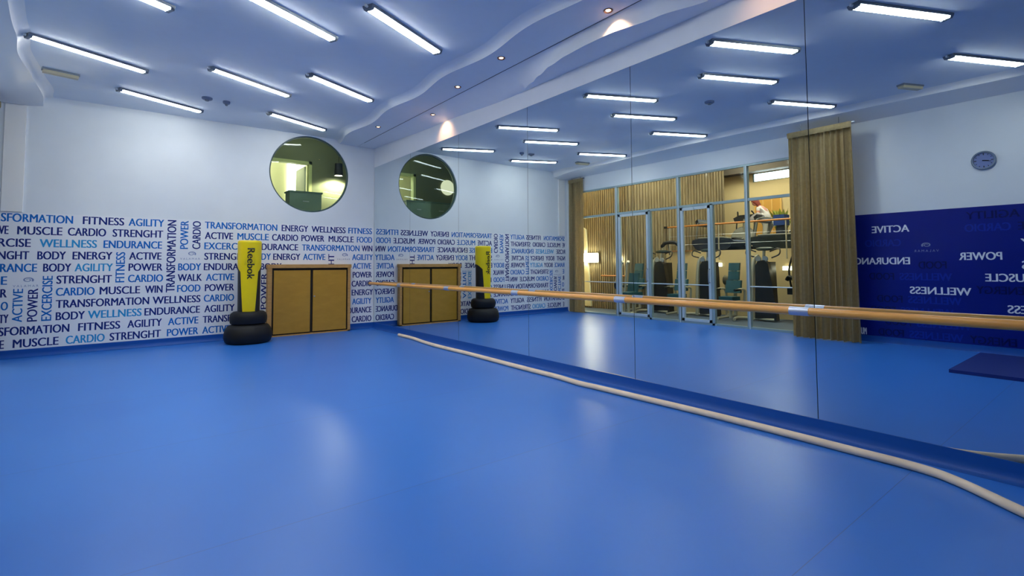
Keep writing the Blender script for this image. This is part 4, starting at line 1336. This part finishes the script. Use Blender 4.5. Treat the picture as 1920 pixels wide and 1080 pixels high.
# towel hung over the treadmill console
bm = mb()
rows = []
for j in range(13):
    v = j / 12 - 0.5
    rows.append([bm.verts.new((-0.18 + 0.36 * i / 10, 0.22 * math.sin(PI * v) + 0.010 * math.sin(i * 1.3 + j), 0.05 - 0.34 * abs(v) * (1.1 if v > 0 else 0.8) + 0.015 * math.sin(i * 0.9))) for i in range(11)])
for a, b in zip(rows, rows[1:]):
    for i in range(10):
        bm.faces.new((a[i], a[i + 1], b[i + 1], b[i]))
bmesh.ops.solidify(bm, geom=bm.faces[:], thickness=0.012)
tag(obj('towel', bm, CLOTHW, smooth=True, loc=(-4.38, 6.17, 2.59)), 'white towel hung over the treadmill console in front of the leaning person', 'towel')

# person bending forward on the gallery
def skin_body(name, joints, edges, m, parent, loc=(0, 0, 0), levels=2):
    me = bpy.data.meshes.new(name)
    me.from_pydata([j[0] for j in joints], edges, [])
    me.materials.append(m)
    o = bpy.data.objects.new(name, me)
    COL.objects.link(o)
    o.parent = parent
    o.location = loc
    sk = o.modifiers.new('skin', 'SKIN')
    sk.use_smooth_shade = True
    for i, j in enumerate(joints):
        v = me.skin_vertices[0].data[i]
        r = j[1]
        v.radius = (r, r) if not isinstance(r, tuple) else r
        v.use_root = (i == 0)
    ss = o.modifiers.new('subsurf', 'SUBSURF')
    ss.levels = levels; ss.render_levels = levels
    return o
# local frame: +x towards the glass, +y towards the far end (left in the mirror image); origin at the feet
P = thing('person', 'person with auburn hair in white top and pale trousers, bending forward on the gym gallery', 'person', (-6.25, 6.90, 1.70))
body = [((0, -0.08, 0.92), (0.14, 0.12)), ((0, 0.0, 1.05), (0.125, 0.105)), ((0, 0.09, 1.20), (0.15, 0.11)), ((0, 0.16, 1.30), (0.10, 0.08)), ((0, 0.21, 1.36), 0.052),
        ((0, 0.245, 1.41), 0.055),
        ((0.10, -0.08, 0.84), 0.10), ((0.11, -0.02, 0.47), 0.062), ((0.11, -0.10, 0.08), 0.045), ((0.13, 0.06, 0.03), 0.035),
        ((-0.10, -0.08, 0.84), 0.10), ((-0.11, 0.06, 0.47), 0.062), ((-0.11, 0.04, 0.08), 0.045), ((-0.12, 0.20, 0.03), 0.035),
        ((0.19, 0.12, 1.26), 0.058), ((0.25, 0.10, 1.00), 0.044), ((0.22, 0.32, 0.90), 0.031), ((0.21, 0.37, 0.885), 0.028),
        ((-0.19, 0.12, 1.26), 0.058), ((-0.25, 0.12, 1.00), 0.044), ((-0.22, 0.34, 0.92), 0.031), ((-0.21, 0.39, 0.905), 0.028)]
ed = [(0, 1), (1, 2), (2, 3), (3, 4), (4, 5), (0, 6), (6, 7), (7, 8), (8, 9), (0, 10), (10, 11), (11, 12), (12, 13), (2, 14), (14, 15), (15, 16), (16, 17), (2, 18), (18, 19), (19, 20), (20, 21)]
skin_body('body', body, ed, SKIN, P)
# fingers
for s in (1, -1):
    js, es = [], []
    base = Vector((s * 0.21, 0.39, 0.89))
    js.append((tuple(base), 0.022))
    for k in range(4):
        o_ = Vector((s * (0.024 - 0.016 * k), 0.035, -0.005))
        l_ = (0.05, 0.058, 0.055, 0.042)[k]
        js.append((tuple(base + o_), 0.009)); js.append((tuple(base + o_ + Vector((0, l_ * 0.6, -0.015))), 0.0085)); js.append((tuple(base + o_ + Vector((0, l_ * 0.85, -0.04))), 0.007))
        n = len(js)
        es += [(0, n - 3), (n - 3, n - 2), (n - 2, n - 1)]
    js.append((tuple(base + Vector((s * -0.03, 0.0, -0.01))), 0.010)); js.append((tuple(base + Vector((s * -0.045, 0.035, -0.03))), 0.008))
    es += [(0, len(js) - 2), (len(js) - 2, len(js) - 1)]
    skin_body('hand', js, es, SKIN, P, levels=1)
# head with face, looking down and ahead
hd = thing('head', '', '', (0, 0.29, 1.47)); hd.parent = P
del hd['label'], hd['category']
bm = mb(); bmesh.ops.create_icosphere(bm, subdivisions=4, radius=0.1)
for v in bm.verts:
    v.co.x *= 0.78; v.co.z *= 1.15
    if v.co.z < -0.03: v.co.x *= 0.86
    if v.co.y > 0.05:
        v.co.y += 0.022 * math.exp(-((v.co.x / 0.016) ** 2) - (((v.co.z + 0.012) / 0.022) ** 2))
        v.co.y -= 0.012 * (math.exp(-(((abs(v.co.x) - 0.032) / 0.016) ** 2) - (((v.co.z - 0.008) / 0.014) ** 2)))
        v.co.y += 0.006 * math.exp(-((v.co.x / 0.025) ** 2) - (((v.co.z + 0.055) / 0.01) ** 2))
    if abs(abs(v.co.x) - 0.078) < 0.01 and abs(v.co.y) < 0.02 and abs(v.co.z) < 0.03:
        v.co.x *= 1.15
HR = Matrix.Rotation(math.radians(-32), 3, 'X')
bmesh.ops.rotate(bm, verts=bm.verts[:], matrix=HR)
face_o = obj('face', bm, SKIN, hd, smooth=True)
bm = mb()
for s in (-1, 1):
    r_ = bmesh.ops.create_icosphere(bm, subdivisions=2, radius=0.011, matrix=Matrix.Translation((s * 0.032, 0.081, 0.010)))
bmesh.ops.rotate(bm, verts=bm.verts[:], matrix=HR)
obj('eyes', bm, BLACK, hd, smooth=True)
bm = mb(); box(bm, -0.022, 0.022, 0.082, 0.092, -0.062, -0.053)
bmesh.ops.rotate(bm, verts=bm.verts[:], matrix=HR)
obj('mouth', bm, mat('lips', srgb(170, 80, 80), 0.5), hd)
bm = mb(); bmesh.ops.create_icosphere(bm, subdivisions=4, radius=0.112)
for v in bm.verts:
    v.co.x *= 0.84; v.co.z *= 1.16
    if v.co.y > 0.035 and v.co.z < 0.06: v.co.y = 0.035 - (v.co.y - 0.035) * 0.2
    if v.co.z < -0.02:
        v.co.z *= 1.9; v.co.y = v.co.y * 0.7 - 0.02
    n_ = 0.004 * math.sin(v.co.x * 160) ; v.co.y += n_
bmesh.ops.rotate(bm, verts=bm.verts[:], matrix=HR)
obj('hair', bm, HAIR, hd, smooth=True)
# clothes
top_j = [((0, -0.07, 0.93), (0.152, 0.132)), ((0, 0.0, 1.05), (0.142, 0.120)), ((0, 0.09, 1.20), (0.166, 0.126)), ((0, 0.155, 1.295), (0.115, 0.092)),
         ((0.195, 0.12, 1.25), 0.068), ((0.225, 0.11, 1.14), 0.060), ((-0.195, 0.12, 1.25), 0.068), ((-0.225, 0.12, 1.14), 0.060)]
skin_body('top', top_j, [(0, 1), (1, 2), (2, 3), (2, 4), (4, 5), (2, 6), (6, 7)], CLOTHW, P)
tr_j = [((0, -0.08, 0.90), (0.155, 0.13)), ((0.10, -0.08, 0.80), 0.115), ((0.11, -0.02, 0.47), 0.085), ((0.11, -0.10, 0.12), 0.072), ((-0.10, -0.08, 0.80), 0.115), ((-0.11, 0.06, 0.47), 0.085), ((-0.11, 0.04, 0.12), 0.072)]
skin_body('trousers', tr_j, [(0, 1), (1, 2), (2, 3), (0, 4), (4, 5), (5, 6)], CLOTHG, P)
for s, y in ((1, 0.0), (-1, 0.14)):
    bm = mb(); bmesh.ops.create_icosphere(bm, subdivisions=3, radius=0.1)
    for v in bm.verts:
        v.co.x *= 0.5; v.co.y *= 1.35; v.co.z = max(-0.045, v.co.z * 0.6) + 0.045
    bmesh.ops.translate(bm, verts=bm.verts[:], vec=(s * 0.12, y, 0))
    obj('shoe', bm, CLOTHW, P, smooth=True)
